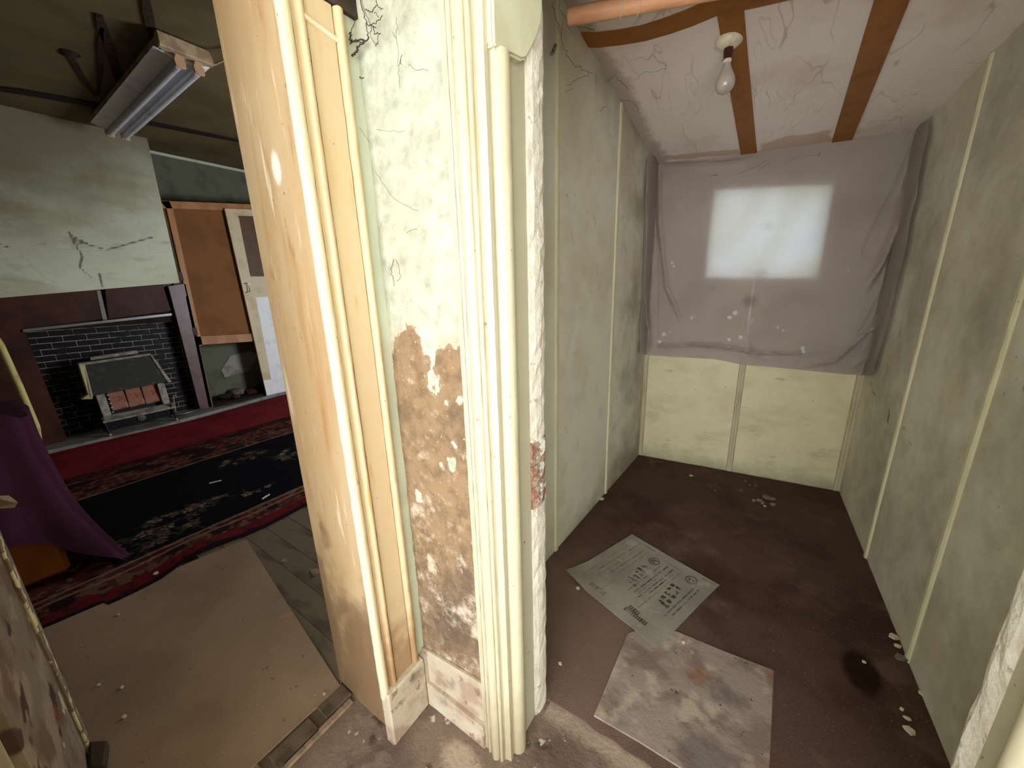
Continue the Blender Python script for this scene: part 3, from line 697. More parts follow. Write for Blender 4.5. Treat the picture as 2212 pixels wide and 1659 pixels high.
# ---- hanging dust sheet
def poly_at(pts, t):
    L = [0]
    for a, b in zip(pts[:-1], pts[1:]): L.append(L[-1] + (Vector(b) - Vector(a)).length)
    s = t * L[-1]
    for i in range(len(pts) - 1):
        if s <= L[i + 1] or i == len(pts) - 2:
            return Vector(pts[i]).lerp(Vector(pts[i + 1]), (s - L[i]) / max(1e-9, L[i + 1] - L[i]))
def bk(px, py, off=.016):
    r = ray(px, py); n = Vector((-(BR.y - BL.y), BR.x - BL.x, 0)).normalized()
    t = (n.dot(Vector((BL.x, BL.y, H)) - n * off - Vector((0, 0, H)))) / n.dot(r)
    return Vector((r.x * t, r.y * t, H + r.z * t))
BN = Vector((-(BR.y - BL.y), BR.x - BL.x, 0)).normalized()
top = [bk(p[0], p[1] - 12) for p in ((1399, 346), (1425, 353), (1500, 350), (1600, 338), (1700, 326), (1800, 315), (1900, 304), (1960, 297), (2008, 268))]
bot = [bk(*p) for p in ((1382, 762), (1400, 767), (1450, 771), (1545, 776), (1575, 782), (1600, 788), (1660, 792), (1750, 801), (1820, 808), (1884, 812))]
lef = [bk(*p) for p in ((1399, 334), (1393, 430), (1391, 540), (1387, 650), (1381, 700), (1382, 762))]
rig = [bk(*p) for p in ((2008, 256), (1990, 360), (1968, 470), (1945, 580), (1918, 700), (1884, 812))]
folds = [  # (points in photo pixels, height, width in m)
    ([(2000, 285), (1960, 420), (1905, 560), (1860, 640)], .026, .026), ([(1985, 300), (1945, 400), (1900, 480), (1862, 560)], -.024, .02),
    ([(2003, 300), (1965, 460), (1930, 590), (1880, 690), (1845, 745)], -.022, .016), ([(1990, 380), (1950, 540), (1905, 680), (1870, 770), (1830, 800)], .024, .022),
    ([(1975, 440), (1935, 600), (1895, 740), (1850, 790)], -.018, .014), ([(1930, 600), (1890, 700), (1800, 780), (1700, 795)], .014, .02),
    ([(1402, 352), (1402, 500), (1399, 640), (1405, 765)], .03, .016), ([(1412, 356), (1412, 470), (1418, 600), (1416, 765)], -.026, .014),
    ([(1425, 360), (1425, 480), (1440, 620), (1480, 710)], .014, .022), ([(1430, 370), (1450, 420), (1500, 480)], -.008, .03),
    ([(1420, 748), (1500, 744), (1580, 750), (1640, 762), (1760, 762)], .016, .016), ([(1440, 760), (1540, 760), (1620, 768)], -.014, .012),
    ([(1420, 738), (1500, 735), (1570, 742)], -.010, .012), ([(1600, 700), (1620, 760), (1690, 790)], .008, .03), ([(1430, 356), (1560, 352), (1640, 340)], .012, .014)]
FX = []
for pts, h, w in folds:
    FX.append(([tuple((lambda q: (q.x, q.z))(bk(*p))) for p in pts], h, w))
NU, NV = 170, 120
base = []
for j in range(NV + 1):
    for i in range(NU + 1):
        u, v = i / NU, j / NV
        T, B, L_, R_ = poly_at(top, u), poly_at(bot, u), poly_at(lef, v), poly_at(rig, v)
        p = T * (1 - v) + B * v + L_ * (1 - u) + R_ * u - (top[0] * (1 - u) * (1 - v) + top[-1] * u * (1 - v) + bot[0] * (1 - u) * v + bot[-1] * u * v)
        base.append(p)
XZ = np.array([(p.x, p.z) for p in base]); disp = .004 * (vnoise(XZ[:, 0], XZ[:, 1], 6) - .5) + .006 * (vnoise(XZ[:, 0], XZ[:, 1], 2.2) - .5)
for line, h, w in FX:
    e0_, e1_ = np.array(line[0]), np.array(line[-1])
    tp = np.clip(np.minimum(np.linalg.norm(XZ - e0_, axis=1) / .10 + .35, np.linalg.norm(XZ - e1_, axis=1) / .16), 0, 1)
    disp += 2.2 * h * tp * np.exp(-(polyline_d(XZ, line) / (w * .75)) ** 2)
def settle(p):
    for side, fx in ((1, right_x), (-1, left_x)):
        for _ in range(3):
            g = (p.x - (fx(p.y) - side * .012)) * side
            if g > 0:      # the cloth turns the corner and lies along the side wall
                r = p - Vector((0, 0, H)); p = Vector((0, 0, H)) + r * ((p.x - side * g) / p.x)
    return p
base = [settle(p) for p in base]
it = iter(range(len(base)))
cl = grid('dust_sheet', NU, NV, lambda u, v: (lambda k: base[k] - BN * max(disp[k], -.008))(next(it)), M['dust_sheet'])
tag(cl, 'mauve-grey paint-spotted dust sheet hung over the alcove window', 'curtain')
Pq = coords(cl)[:, [0, 2]]
spl = np.full(len(Pq), -1.0)
for (px, py, r) in ((1478, 397, .007), (1494, 686, .010), (1500, 683, .008), (1576, 686, .014), (1588, 676, .016), (1625, 690, .006), (1623, 697, .006), (1455, 575, .010), (1434, 722, .016), (1447, 717, .008), (1424, 738, .014), (1575, 734, .012), (1600, 728, .014), (1680, 708, .007), (1692, 714, .009), (1734, 752, .014), (1736, 760, .010), (1832, 583, .008), (1590, 745, .004), (1452, 568, .012)):
    q = bk(px, py); spl = np.maximum(spl, r - np.hypot(Pq[:, 0] - q.x, Pq[:, 1] - q.z))
put_attr(cl, 'splash', spl)
stn = np.full(len(Pq), -1.0)
for (px, py, r) in ((1655, 490, .03), (1620, 650, .04), (1540, 622, .008), (1645, 590, .03)):
    q = bk(px, py); stn = np.maximum(stn, r - np.hypot(Pq[:, 0] - q.x, Pq[:, 1] - q.z))
put_attr(cl, 'stain', stn)

# ---- pole slung under the ceiling
pa, pb = at_z(1226, 37, 2.30), at_z(1420, 1, 2.30)
dd = (pb - pa).normalized(); pe = pa + dd * ((right_x(1.7) - .004 - pa.x) / dd.x)
pl = empty('hanging_pole', pa, 'pinkish bare wooden pole slung under the alcove ceiling', 'pole')
tube('shaft', [pa, pa + dd * .006, pa.lerp(pe, .3), pa.lerp(pe, .7), pe], .023, M['pole'], pl, n=20, taper=lambda t: .86 if t == 0 else 1)
for k in (.125, .165):
    c = pa + dd * k * 1.25
    zc = ceil_z(c.x, c.y)
    ring = [c + Vector((-dd.y * math.sin(t), dd.x * math.sin(t), math.cos(t))) * .0275 + dd * .004 * math.sin(t * 2) for t in [i * math.pi / 8 for i in range(17)]]
    tube('string', ring, .0014, M['string'], pl, n=5)
    tube('string', [c + Vector((0, 0, .027)), c + Vector((.004, 0, .1)), Vector((c.x, c.y, zc + .003))], .0014, M['string'], pl, n=5)

# ---- ceiling bulb
rp = on_ceil(1576, 84)
bl = empty('ceiling_bulb', rp, 'bare dusty bulb hanging from a round ivory ceiling rose', 'light bulb')
K = .73
sc_ = rp + Vector((0, 0, -.045 * K))
def kp_(pr): return [(r * K, h * K) for r, h in pr]
lathe('ceiling_rose', kp_([(.0, .012), (.070, .012), (.074, -.008), (.070, -.022), (.052, -.038), (.026, -.046), (.0, -.046)]), rp, M['rose'], bl)
lathe('lampholder', kp_([(.0, .004), (.024, .004), (.025, -.02), (.023, -.05), (.025, -.056), (.0, -.056)]), sc_, M['bakelite'], bl)
lathe('bulb_cap', kp_([(.0, -.05), (.021, -.05), (.022, -.062), (.020, -.074), (.0, -.074)]), sc_, M['rose'], bl)
lathe('glass_bulb', kp_([(.019, -.07), (.021, -.085), (.028, -.105), (.040, -.128), (.049, -.150), (.053, -.172), (.050, -.194), (.039, -.213), (.022, -.224), (.0, -.228)]), sc_, M['bulbglass'], bl, n=32)

# ---- printed sheet and tile on the alcove carpet
def quadmap(c):
    return lambda u, v: c[0] * (1 - u) * (1 - v) + c[1] * u * (1 - v) + c[2] * u * v + c[3] * (1 - u) * v
n4, n1, n2, n3 = [at_z(*p, .014) for p in ((1222, 1243), (1365, 1155), (1554, 1265), (1418, 1402))]
qm = quadmap([n4, n1, n2, n3])      # u along the text lines, v down the page
def pg(u, v):
    p = qm(u, v)
    lift = .028 * max(0, 1 - (u * 3.2 + v * 4.0)) + .004 * math.sin(u * 5 + 1) * math.sin(v * 4)
    edge = .006 * max(0, 1 - u * 6) * math.sin(v * 9 + .5)
    return p + Vector((0, 0, .004 + lift + max(0, edge)))
NP = 150
sheet = grid('printed_sheet', NP, NP, pg, M['paper'], thick=(0, 0, -.0025))
tag(sheet, 'old grey printed paper sheet lying on the brown carpet', 'paper')
uu, vv = np.meshgrid(np.arange(NP + 1) / NP, np.arange(NP + 1) / NP); U, Vv = uu.ravel(), vv.ravel()
ink = np.zeros(len(U))
rp_ = random.Random(11)
def textline(u0, u1, v, h, dark, word=(.03, .09)):
    u = u0
    while u < u1:
        w = rp_.uniform(*word); e = min(u + w, u1)
        m = (U > u) & (U < e) & (np.abs(Vv - v) < h)
        ink[m] = np.maximum(ink[m], dark * rp_.uniform(.5, 1)); u = e + rp_.uniform(.008, .02)
for k, (v, u0, u1) in enumerate(((.10, .20, .95), (.15, .30, .70), (.155, .75, .95), (.20, .25, .80), (.25, .35, .88), (.30, .40, .9), (.34, .12, .30))):
    textline(u0, u1, v, .006, .55)
for (u, v, w, h) in ((.45, .44, .020, .045), (.50, .43, .016, .05), (.56, .43, .018, .04), (.62, .42, .018, .05), (.68, .42, .02, .04), (.40, .47, .012, .05), (.42, .79, .02, .05), (.48, .78, .02, .05), (.55, .77, .018, .05), (.61, .76, .02, .05), (.67, .75, .02, .045)):
    m = (np.abs(U - u) < w) & (np.abs(Vv - v) < h) & (vnoise(U, Vv, 55) > .36); ink[m] = .75
for (u, v, r) in ((.82, .42, .055), (.86, .80, .055)):
    rr = np.hypot(U - u, (Vv - v)); m = ((rr < r) & (rr > r - .014)) | ((rr < r * .55) & (vnoise(U, Vv, 60) > .5)); ink[m] = .6
for (v, u0, u1) in ((.50, .30, .86), (.55, .32, .88), (.58, .34, .62), (.61, .30, .86), (.645, .42, .80), (.68, .20, .86), (.87, .30, .84), (.91, .36, .80)):
    textline(u0, u1, v, .006, .7)
for (u, v0, v1) in ((.90, .44, .66), (.95, .20, .34), (.96, .84, .97)):
    m = (np.abs(U - u) < .006) & (Vv > v0) & (Vv < v1); ink[m] = .55
for (u, v0, v1) in ((.10, .24, .40), (.12, .62, .84), (.16, .63, .72)):
    for q in np.arange(v0, v1, .022):
        m = (np.abs(U - u) < .022) & (np.abs(Vv - q) < .0075); ink[m] = .7
wear = vnoise(U, Vv, 9) * .6 + vnoise(U, Vv, 28) * .4
ink = np.clip(ink * 1.35, 0, 1) * np.clip(1.75 - wear * 1.5, .25, 1)
pc_ = np.array(srgb(134, 127, 117)[:3]); kc = np.array(srgb(48, 46, 42)[:3])
bas = pc_[None, :] * (.82 + .36 * vnoise(U, Vv, 6))[:, None]
rgb = bas * (1 - ink[:, None]) + kc * ink[:, None]
put_col(sheet, 'print', np.concatenate([rgb, rgb]))
tl = [at_z(*p, .012) for p in ((1355, 1368), (1400, 1352), (1462, 1363), (1560, 1404), (1672, 1447), (1667, 1560), (1661, 1680), (1560, 1710), (1480, 1665), (1380, 1602), (1282, 1545), (1318, 1458))]
o = slab('floor_tile', tl, (0, 0, -.006), M['lino']); bevel(o, .002)
tag(o, 'dirty mottled grey-brown floor tile partly under the printed sheet', 'floor tile')

# ================================================================== LEFT ROOM
XW = -6.05
box('ceiling_room', -6.7, XL, -1.8, 4.65, 3.25, 3.35, M['roomceil']); tag(bpy.data.objects['ceiling_room'], 'smoke-browned ceiling of the dark left room', 'ceiling', kind='structure')
box('wall_room_near', -6.7, XL, -1.8, -1.7, 0, 3.3, M['recess']); tag(bpy.data.objects['wall_room_near'], 'dim plaster wall of the left room hidden by the open door', 'wall', kind='structure')
box('wall_room_far', -6.7, XL, 4.55, 4.65, 0, 3.3, M['recess']); tag(bpy.data.objects['wall_room_far'], 'end wall of the left room hidden behind the pier', 'wall', kind='structure')
# chimney breast and recess
wc = empty('wall_chimney', (XW, .6, 0), 'cracked pale green chimney breast above the dark fireplace', 'wall', kind='structure')
q = [at_x(-90, 651, XW), at_x(388, 611, XW), at_x(316, 288, XW) + Vector((0, 0, .2)), at_x(-90, 238, XW) + Vector((0, 0, .3))]
qq = quadmap(q)
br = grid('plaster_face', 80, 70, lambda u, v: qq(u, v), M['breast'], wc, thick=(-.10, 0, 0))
Pb = coords(br)[:, [1, 2]]
wx = lambda px, py: (lambda p: (p.y, p.z))(at_x(px, py, XW))
cr = np.full(len(Pb), -1.0)
for pts in ([(148, 500), (160, 525), (178, 552), (172, 578), (198, 600)], [(214, 590), (222, 620)], [(150, 505), (165, 515), (188, 525)], [(0, 528), (20, 535)], [(60, 530), (100, 528)], [(160, 520), (230, 540), (330, 512)]):
    cr = np.maximum(cr, .010 - polyline_d(Pb, [wx(*p) for p in pts]))
put_attr(br, 'crack', cr)
ch = np.full(len(Pb), -1.0)
for px, py, r in ((332, 438, .045), (327, 432, .03), (316, 462, .02), (318, 468, .02), (311, 490, .04), (306, 494, .02)):
    c = wx(px, py); ch = np.maximum(ch, r - np.hypot(Pb[:, 0] - c[0], (Pb[:, 1] - c[1]) * .8))
put_attr(br, 'chip', ch)
put_attr(br, 'soot', (Pb[:, 1] - 2.45) * .75 + (1.15 - Pb[:, 0]) * .42)  # darker upwards and to the left: light falloff put into the plaster colour
box('masonry', -6.7, XW - .30, -1.7, 1.70, 0, 3.25, M['soot'], wc)
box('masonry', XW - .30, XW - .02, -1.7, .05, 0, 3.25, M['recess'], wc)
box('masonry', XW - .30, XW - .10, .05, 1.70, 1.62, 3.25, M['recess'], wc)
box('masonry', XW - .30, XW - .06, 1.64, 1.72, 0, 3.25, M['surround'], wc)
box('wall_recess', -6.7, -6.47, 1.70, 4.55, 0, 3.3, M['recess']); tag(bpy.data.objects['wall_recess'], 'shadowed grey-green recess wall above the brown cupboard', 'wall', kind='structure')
o = box('trim_3', -6.47, -6.44, 1.72, 4.5, 3.205, 3.235, M['plaster_plain']); tag(o, 'thin pale picture rail high on the recess wall', 'picture rail', kind='structure')
# sooty joints and strands across the room ceiling
def cstrip(name, pts, w, label, cat, kind=None, m='strand'):
    pts = [at_z(*p, 3.245) for p in pts]; v = []; f = []
    for i, p in enumerate(pts):
        d = pts[min(i + 1, len(pts) - 1)] - pts[max(i - 1, 0)]; n = Vector((-d.y, d.x, 0)).normalized() * w * (.5 if 0 < i < len(pts) - 1 else .3)
        for q in (p + n, p - n):
            v.append(q - Vector((0, 0, .006))); v.append(q + Vector((0, 0, .008)))
    for i in range(len(pts) - 1):
        a = i * 4; b = a + 4
        f += [(a, b, b + 2, a + 2), (a + 1, a + 3, b + 3, b + 1), (a, a + 1, b + 1, b), (a + 2, b + 2, b + 3, a + 3)]
    f += [(0, 2, 3, 1), (len(v) - 4, len(v) - 3, len(v) - 1, len(v) - 2)]
    return tag(mesh(name, v, f, M[m]), label, cat, kind=kind)
cstrip('trim_4', [(-60, 184), (60, 200), (150, 216), (240, 234), (320, 265), (420, 285), (520, 305)], .12, 'long blackened joint strip running across the dark room ceiling', 'ceiling strip', 'structure', 'soot')
cstrip('sooty_strand', [(214, 32), (222, 62), (236, 100), (250, 150), (262, 195)], .055, 'thickest sooty strand on the dark ceiling beside the tube lamp', 'cobweb')
cstrip('sooty_strand', [(219, 58), (216, 100), (217, 150), (212, 206)], .03, 'thin straight sooty strand left of the thickest one on the ceiling', 'cobweb')
cstrip('sooty_strand', [(135, 118), (150, 118), (165, 142), (182, 175), (205, 207)], .035, 'slanting sooty strand with a dark blob at the far left ceiling', 'cobweb')
cstrip('sooty_strand', [(312, -20), (318, 20), (326, 60), (336, 112)], .05, 'sooty strand running from the frame top down to the tube lamp', 'cobweb')
o = lathe('soot_blob', [(0, .01), (.055, .008), (.03, -.010), (0, -.014)], at_z(152, 118, 3.24), M['strand']); tag(o, 'dark soot blob on the smoky ceiling at far left', 'soot stain')

# ---- fireplace
YL, YR = .42, 1.555
fp = empty('fireplace', (-6.1, 1.0, 0), 'old fireplace of black glazed bricks in a chestnut-brown board surround', 'fireplace')
XS = -6.10
def onS(px, py, x=XS): return at_x(px, py, x)
slab('surround_board', [onS(363, 618), onS(401, 612), Vector((XS, 1.735, .03)), Vector((XS, 1.585, .03))], (-.035, 0, 0), M['surround_worn'], fp, .004)
slab('surround_board', [onS(-95, 640), onS(48, 640), onS(52, 714), Vector((XS, YL, .03)), Vector((XS, -.25, .03))], (-.035, 0, 0), M['surround'], fp, .004)
slab('surround_board', [onS(44, 635, XS - .03), onS(212, 625, XS - .03), onS(220, 690, XS - .03), onS(48, 712, XS - .03)], (-.03, 0, 0), M['surround'], fp, .004)
slab('surround_board', [onS(226, 625, XS - .03), onS(352, 615, XS - .03), onS(370, 672, XS - .03), onS(234, 690, XS - .03)], (-.03, 0, 0), M['surround'], fp, .004)
slab('joint_strip', [onS(209, 628, XS - .025), onS(217, 627, XS - .025), onS(232, 690, XS - .025), onS(222, 692, XS - .025)], (-.02, 0, 0), M['patch'], fp)
slab('backing_board', [Vector((XS - .075, -.25, 1.2)), Vector((XS - .075, 1.74, 1.2)), Vector((XS - .075, 1.74, 1.72)), Vector((XS - .075, -.25, 1.72))], (-.02, 0, 0), M['soot'], fp)
slab('ledge', [onS(48, 711, XS + .02), onS(371, 676, XS + .02), onS(372, 682, XS + .02), onS(49, 718, XS + .02)], (-.14, 0, 0), M['steel'], fp, .003)
slab('soot_cheek', [Vector((XS - .02, YR + .03, .03)), Vector((XS - .02, YR + .03, 1.5)), Vector((XS - .21, YR + .06, 1.5)), Vector((XS - .21, YR + .06, .03))], (0, .02, 0), M['soot'], fp)
slab('soot_cheek', [Vector((XS - .02, YL - .02, .03)), Vector((XS - .02, YL - .02, 1.3)), Vector((XS - .21, YL - .04, 1.3)), Vector((XS - .21, YL - .04, .03))], (0, -.02, 0), M['soot'], fp)
XBk = XS - .19
box('mortar_bed', XBk - .02, XBk + .001, YL - .05, YR + .08, .03, 1.30, M['mortar'], fp)
BH, BWd, JT = .0645, .176, .006
def brickmesh(w):
    v = [(0, -w / 2, 0), (0, w / 2, 0), (0, w / 2, BH - JT), (0, -w / 2, BH - JT), (.009, -w / 2 + .003, .003), (.009, w / 2 - .003, .003), (.009, w / 2 - .003, BH - JT - .003), (.009, -w / 2 + .003, BH - JT - .003)]
    me = bpy.data.meshes.new('brick'); me.from_pydata(v, [], [(4, 5, 6, 7), (0, 1, 5, 4), (1, 2, 6, 5), (2, 3, 7, 6), (3, 0, 4, 7), (0, 3, 2, 1)])
    me.materials.append(M['glazebrick']); return me
bm_full, bm_half = brickmesh(BWd - JT), brickmesh(BWd / 2 - JT)
rbk = random.Random(2)
for r in range(19):
    y = YL - .045 + (0 if r % 2 else -BWd / 2); z = .032 + r * BH
    while y < YR - .02:
        half = y < YL - .06 or y + BWd > YR + .085
        yy = max(y, YL - .045); w = BWd
        if y < YL - .05: me, w, c = bm_half, BWd / 2, YL - .045 + BWd / 4
        elif y + BWd > YR + .055: me, c = bm_half, y + BWd / 4
        else: me, c = bm_full, y + BWd / 2
        link('brick', me, (XBk + rbk.uniform(0, .002), c, z), fp)
        y += BWd
# ---- hearth, carpet and rug
hq = [Vector((XS - .18, .36, .03)), Vector((XS + .04, .20, .03)), Vector((-5.86, .20, .03)), Vector((-5.87, .25, .03)), Vector((-5.83, .6, .03)), Vector((-5.80, 1.1, .03)), Vector((-5.90, 1.7, .03)), Vector((-6.0, 2.3, .03)), Vector((-6.055, 2.75, .03)), Vector((-6.06, 1.75, .03)), Vector((XS - .18, 1.62, .03))]
o = slab('hearth', hq, (0, 0, -.045), M['hearth'], None, .006); tag(o, 'dusty grey hearth slab in front of the brick fireplace', 'hearth')
o = grid('red_carpet', 40, 60, lambda u, v: (-5.80 + 1.02 * u - .10 * max(0, v - .55) * (1 - u) * 4, -.1 + 3.0 * v, .006 + .004 * math.sin(v * 9) * (1 - u)), M['redcarpet'], thick=(0, 0, -.02))
tag(o, 'worn red carpet strip between hearth and patterned rug', 'carpet')
RX0, RX1, RY0, RY1 = -4.80, -2.58, -.16, 2.75
rr = random.Random(21)
def rugp(u, v):
    x = RX0 + (RX1 - RX0) * u; y = RY0 + (RY1 - RY0) * v
    near = max(0, (u - .86) / .14)
    x += near * (.05 * (vnoise([y * 3.1], [1.7])[0] - .5) + .015 * math.sin(y * 9))
    z = .014 + .004 * vnoise([x * 6], [y * 6])[0] + near * (.030 * max(0, math.sin((y - .30) * 7)) * (1 if .25 < y < .75 else .15))
    if y < .12: x += near * (-.04)
    return (x, y, z)
NRU, NRV = 230, 300
rug = grid('patterned_rug', NRU, NRV, rugp, M['rug'], thick=(0, 0, -.008))
tag(rug, 'dark navy rug with red borders and pale flower sprays', 'rug')
g = coords(rug)[: (NRU + 1) * (NRV + 1)]
gx, gy = RX0 + (RX1 - RX0) * (np.tile(np.arange(NRU + 1), NRV + 1) / NRU), g[:, 1]
C_ = lambda *c: np.array(srgb(*c)[:3])
navy, dred, red_, tan_, rose_, grn = C_(14, 15, 21), C_(70, 28, 26), C_(104, 26, 34), C_(150, 126, 104), C_(116, 68, 62), C_(58, 60, 48)
rgb = np.repeat(navy[None], len(gx), 0)
far, near = -4.18, -2.90
n1_, n2_ = vnoise(gx, gy, 22), vnoise(gx + 7, gy + 3, 40)
def setm(m, c, a=1.0): rgb[m] = rgb[m] * (1 - a) + c * a
B1 = gx < far; B2 = gx > near; B3 = gy < RY0 + .36
brd = B1 | B2 | B3
setm(brd, dred); setm(brd & (n1_ > .52), C_(86, 44, 38)); setm(brd & (n2_ > .60), C_(112, 82, 66), .8); setm(brd & (vnoise(gx, gy, 9) > .66), C_(40, 24, 26))
setm((gx > near + .20), red_); setm((gx > near + .20) & (n2_ > .66), C_(60, 30, 34)); setm((gx > RX1 - .035), C_(38, 22, 30))
for a in (near + .015, far - .015): setm(np.abs(gx - a) < .012, tan_, .6)
setm(np.abs(gx - near - .085) < .008, tan_, .6); setm(np.abs(gx - far + .12) < .012, C_(92, 60, 48), .8); setm(gx < RX0 + .16, C_(60, 22, 24), .7)
def spray(cx, cy, R, n):
    for _ in range(n):
        a = rr.uniform(0, 6.28); q = R * math.sqrt(rr.random()); x0, y0 = cx + q * math.cos(a) * .55, cy + q * math.sin(a); r0 = rr.uniform(.018, .05)
        ang = np.arctan2(gy - y0, gx - x0); d_ = np.hypot(gx - x0, gy - y0); pet = r0 * (.68 + .32 * np.cos(5 * ang + a))
        c = rr.choice([tan_, rose_, tan_, grn, C_(120, 90, 82), C_(92, 70, 64)])
        m = (d_ < pet) & ~brd & (n2_ > .3); setm(m, c, .9); setm((d_ < r0 * .3) & ~brd, C_(60, 30, 30))
        b = rr.uniform(0, 6.28); L = r0 * 2.4
        setm((polyline_d(np.stack([gx, gy], 1), [(x0, y0), (x0 + L * math.cos(b), y0 + L * math.sin(b))]) < .005) & ~brd, grn, .8)
spray(-3.10, .42, .26, 34); spray(-3.25, .75, .16, 14); spray(-3.62, 1.75, .34, 46); spray(-3.92, 1.25, .20, 16); spray(-3.15, 1.05, .08, 4); spray(-3.3, .5, .10, 8); spray(-3.6, 2.3, .3, 30)
put_col(rug, 'print', np.concatenate([rgb, rgb]))
# hardboard sheet and boards by the doorway
def hb(u, v):
    c = quadmap([Vector((-1.215, -.125, .012)), Vector((-1.205, .525, .012)), Vector((-2.54, .725, .012)), Vector((-2.70, -.10, .012))])(u, v)
    return c + Vector((0, 0, .004 * vnoise([u * 3], [v * 5])[0]))
o = grid('hardboard_sheet', 60, 110, hb, M['hardboard'], thick=(0, 0, -.006)); tag(o, 'large dusty brown hardboard sheet just inside the left room', 'hardboard')
Ph = coords(o)[:, :2]
put_attr(o, 'scratch', .008 - np.minimum(polyline_d(Ph, [tuple(at_z(607, 1338)[:2]), tuple(at_z(680, 1314)[:2])]), polyline_d(Ph, [tuple(at_z(670, 1390)[:2]), tuple(at_z(705, 1375)[:2])]) + .005))
fbd = empty('floorboards', (-2.0, 1.0, 0), 'bare worn floorboards between hardboard sheet, rug and jamb', 'floorboards', kind='structure')
y = .50
rf = random.Random(8)
while y < 1.60:
    w = rf.uniform(.115, .14)
    o = box('plank', -2.75, XL, y, y + w - .002, -.016, rf.uniform(.001, .004), M['planks'], fbd, .001)
    y += w
# broken threshold
th = empty('threshold', (-1.17, .3, 0), 'broken timber threshold strip at the left doorway', 'threshold')
box('timber', -1.222, -1.150, -.12, .235, 0, .010, M['palewood'], th, .003)
box('timber', -1.20, -1.125, .262, .400, 0, .012, M['dullwood'], th, .003)
box('timber', -1.135, -1.110, .28, .520, 0, .012, M['palewood'], th, .003)
box('timber', -1.222, -1.140, .432, .535, 0, .012, M['dullwood'], th, .003)

# ---- gas heater on the hearth
ht = empty('gas_heater', (-5.92, .98, .03), 'old cream and charcoal gas heater on thin legs', 'heater')
def hx(y, z, x): return Vector((x, y, z))
slab('hood', [hx(.70, .835, -6.0), hx(1.225, .850, -6.0), hx(1.29, .52, -5.86), hx(.665, .50, -5.86)], (-.02, 0, -.004), M['heat_grey'], ht, .004)
slab('hood_rim', [hx(.655, .845, -5.985), hx(1.235, .862, -5.985), hx(1.235, .836, -5.985), hx(.655, .818, -5.985)], (-.10, 0, 0), M['heat_dust'], ht, .004)
slab('cheek', [hx(.655, .842, -5.99), hx(.70, .83, -5.985), hx(.668, .50, -5.845), hx(.655, .47, -5.835), hx(.58, .485, -5.86), hx(.64, .52, -5.87)], (-.10, .0, 0), M['heat_cream'], ht, .004)
slab('cheek', [hx(1.222, .85, -5.985), hx(1.24, .85, -5.99), hx(1.325, .505, -5.85), hx(1.285, .51, -5.845)], (-.08, 0, 0), M['heat_dust'], ht, .003)
slab('body', [hx(.69, .80, -6.09), hx(1.24, .80, -6.09), hx(1.24, .10, -6.09), hx(.69, .10, -6.09)], (.10, 0, 0), M['heat_black'], ht, .004)
o = box('badge', -5.905, -5.895, .945, .985, .575, .615, M['steel'], ht); o.rotation_euler = (math.radians(45), math.radians(-22), 0)
slab('flue_box', [hx(.75, .862, -6.05), hx(1.13, .875, -6.05), hx(1.13, .915, -6.05), hx(.75, .895, -6.05)], (.06, 0, 0), M['heat_dust'], ht, .004)
for (y0, y1) in ((.785, .92), (.925, 1.06), (1.065, 1.20)):
    slab('radiant', [hx(y0, .28, -5.93), hx(y1, .29, -5.93), hx(y1 - .005, .55, -5.96), hx(y0 + .005, .54, -5.96)], (-.03, 0, 0), M['fireclay'], ht, .006)
for y0 in (.70, 1.205):
    slab('side_cheek', [hx(y0, .24, -5.90), hx(y0 + .07, .25, -5.92), hx(y0 + .07, .54, -5.95), hx(y0 - .005, .50, -5.90)], (-.06, 0, 0), M['heat_dust'], ht, .004)
for k in range(5):
    tube('guard_bar', [hx(.775, .275 + .05 * k, -5.91), hx(.79, .275 + .05 * k, -5.915)], .004, M['steel'], ht, n=6)
slab('tray', [hx(.675, .205, -5.84), hx(1.30, .205, -5.84), hx(1.30, .245, -5.93), hx(.70, .25, -5.93)], (0, 0, -.02), M['heat_dust'], ht, .004)
slab('base_panel', [hx(.68, .195, -5.87), hx(1.29, .195, -5.87), hx(1.26, .10, -5.88), hx(.69, .10, -5.88)], (-.2, 0, 0), M['heat_black'], ht, .006)
lathe('oval_plate', [(0, 0), (.038, 0), (.036, .006), (0, .008)], (-5.87, .985, .152), M['steel'], ht, axis=(1, 0, 0))
for y0 in (.70, 1.275):
    tube('leg', [hx(y0 - .02, .25, -5.86), hx(y0 - .008, .15, -5.85), hx(y0, .05, -5.845), hx(y0, .031, -5.845)], .011, M['heat_black'], ht, n=8)
    lathe('foot', [(0, .03), (.012, .03), (.014, .018), (.010, .0), (0, 0)], (-5.845, y0, .03), M['brass'], ht, n=10)
    tube('leg', [hx(y0, .20, -6.06), hx(y0, .03, -6.06)], .010, M['heat_black'], ht, n=8)
tube('gas_tap', [hx(1.30, .12, -5.92), hx(1.315, .30, -5.93), hx(1.325, .33, -5.93), hx(1.345, .31, -5.93)], .008, M['heat_dust'], ht, n=8)
o = tube('gas_pipe', [Vector((-6.02, 1.31, .06)), Vector((-6.0, 1.40, .055)), Vector((-6.02, 1.50, .055)), Vector((-6.06, 1.575, .055))], .012, M['steel'], ht)

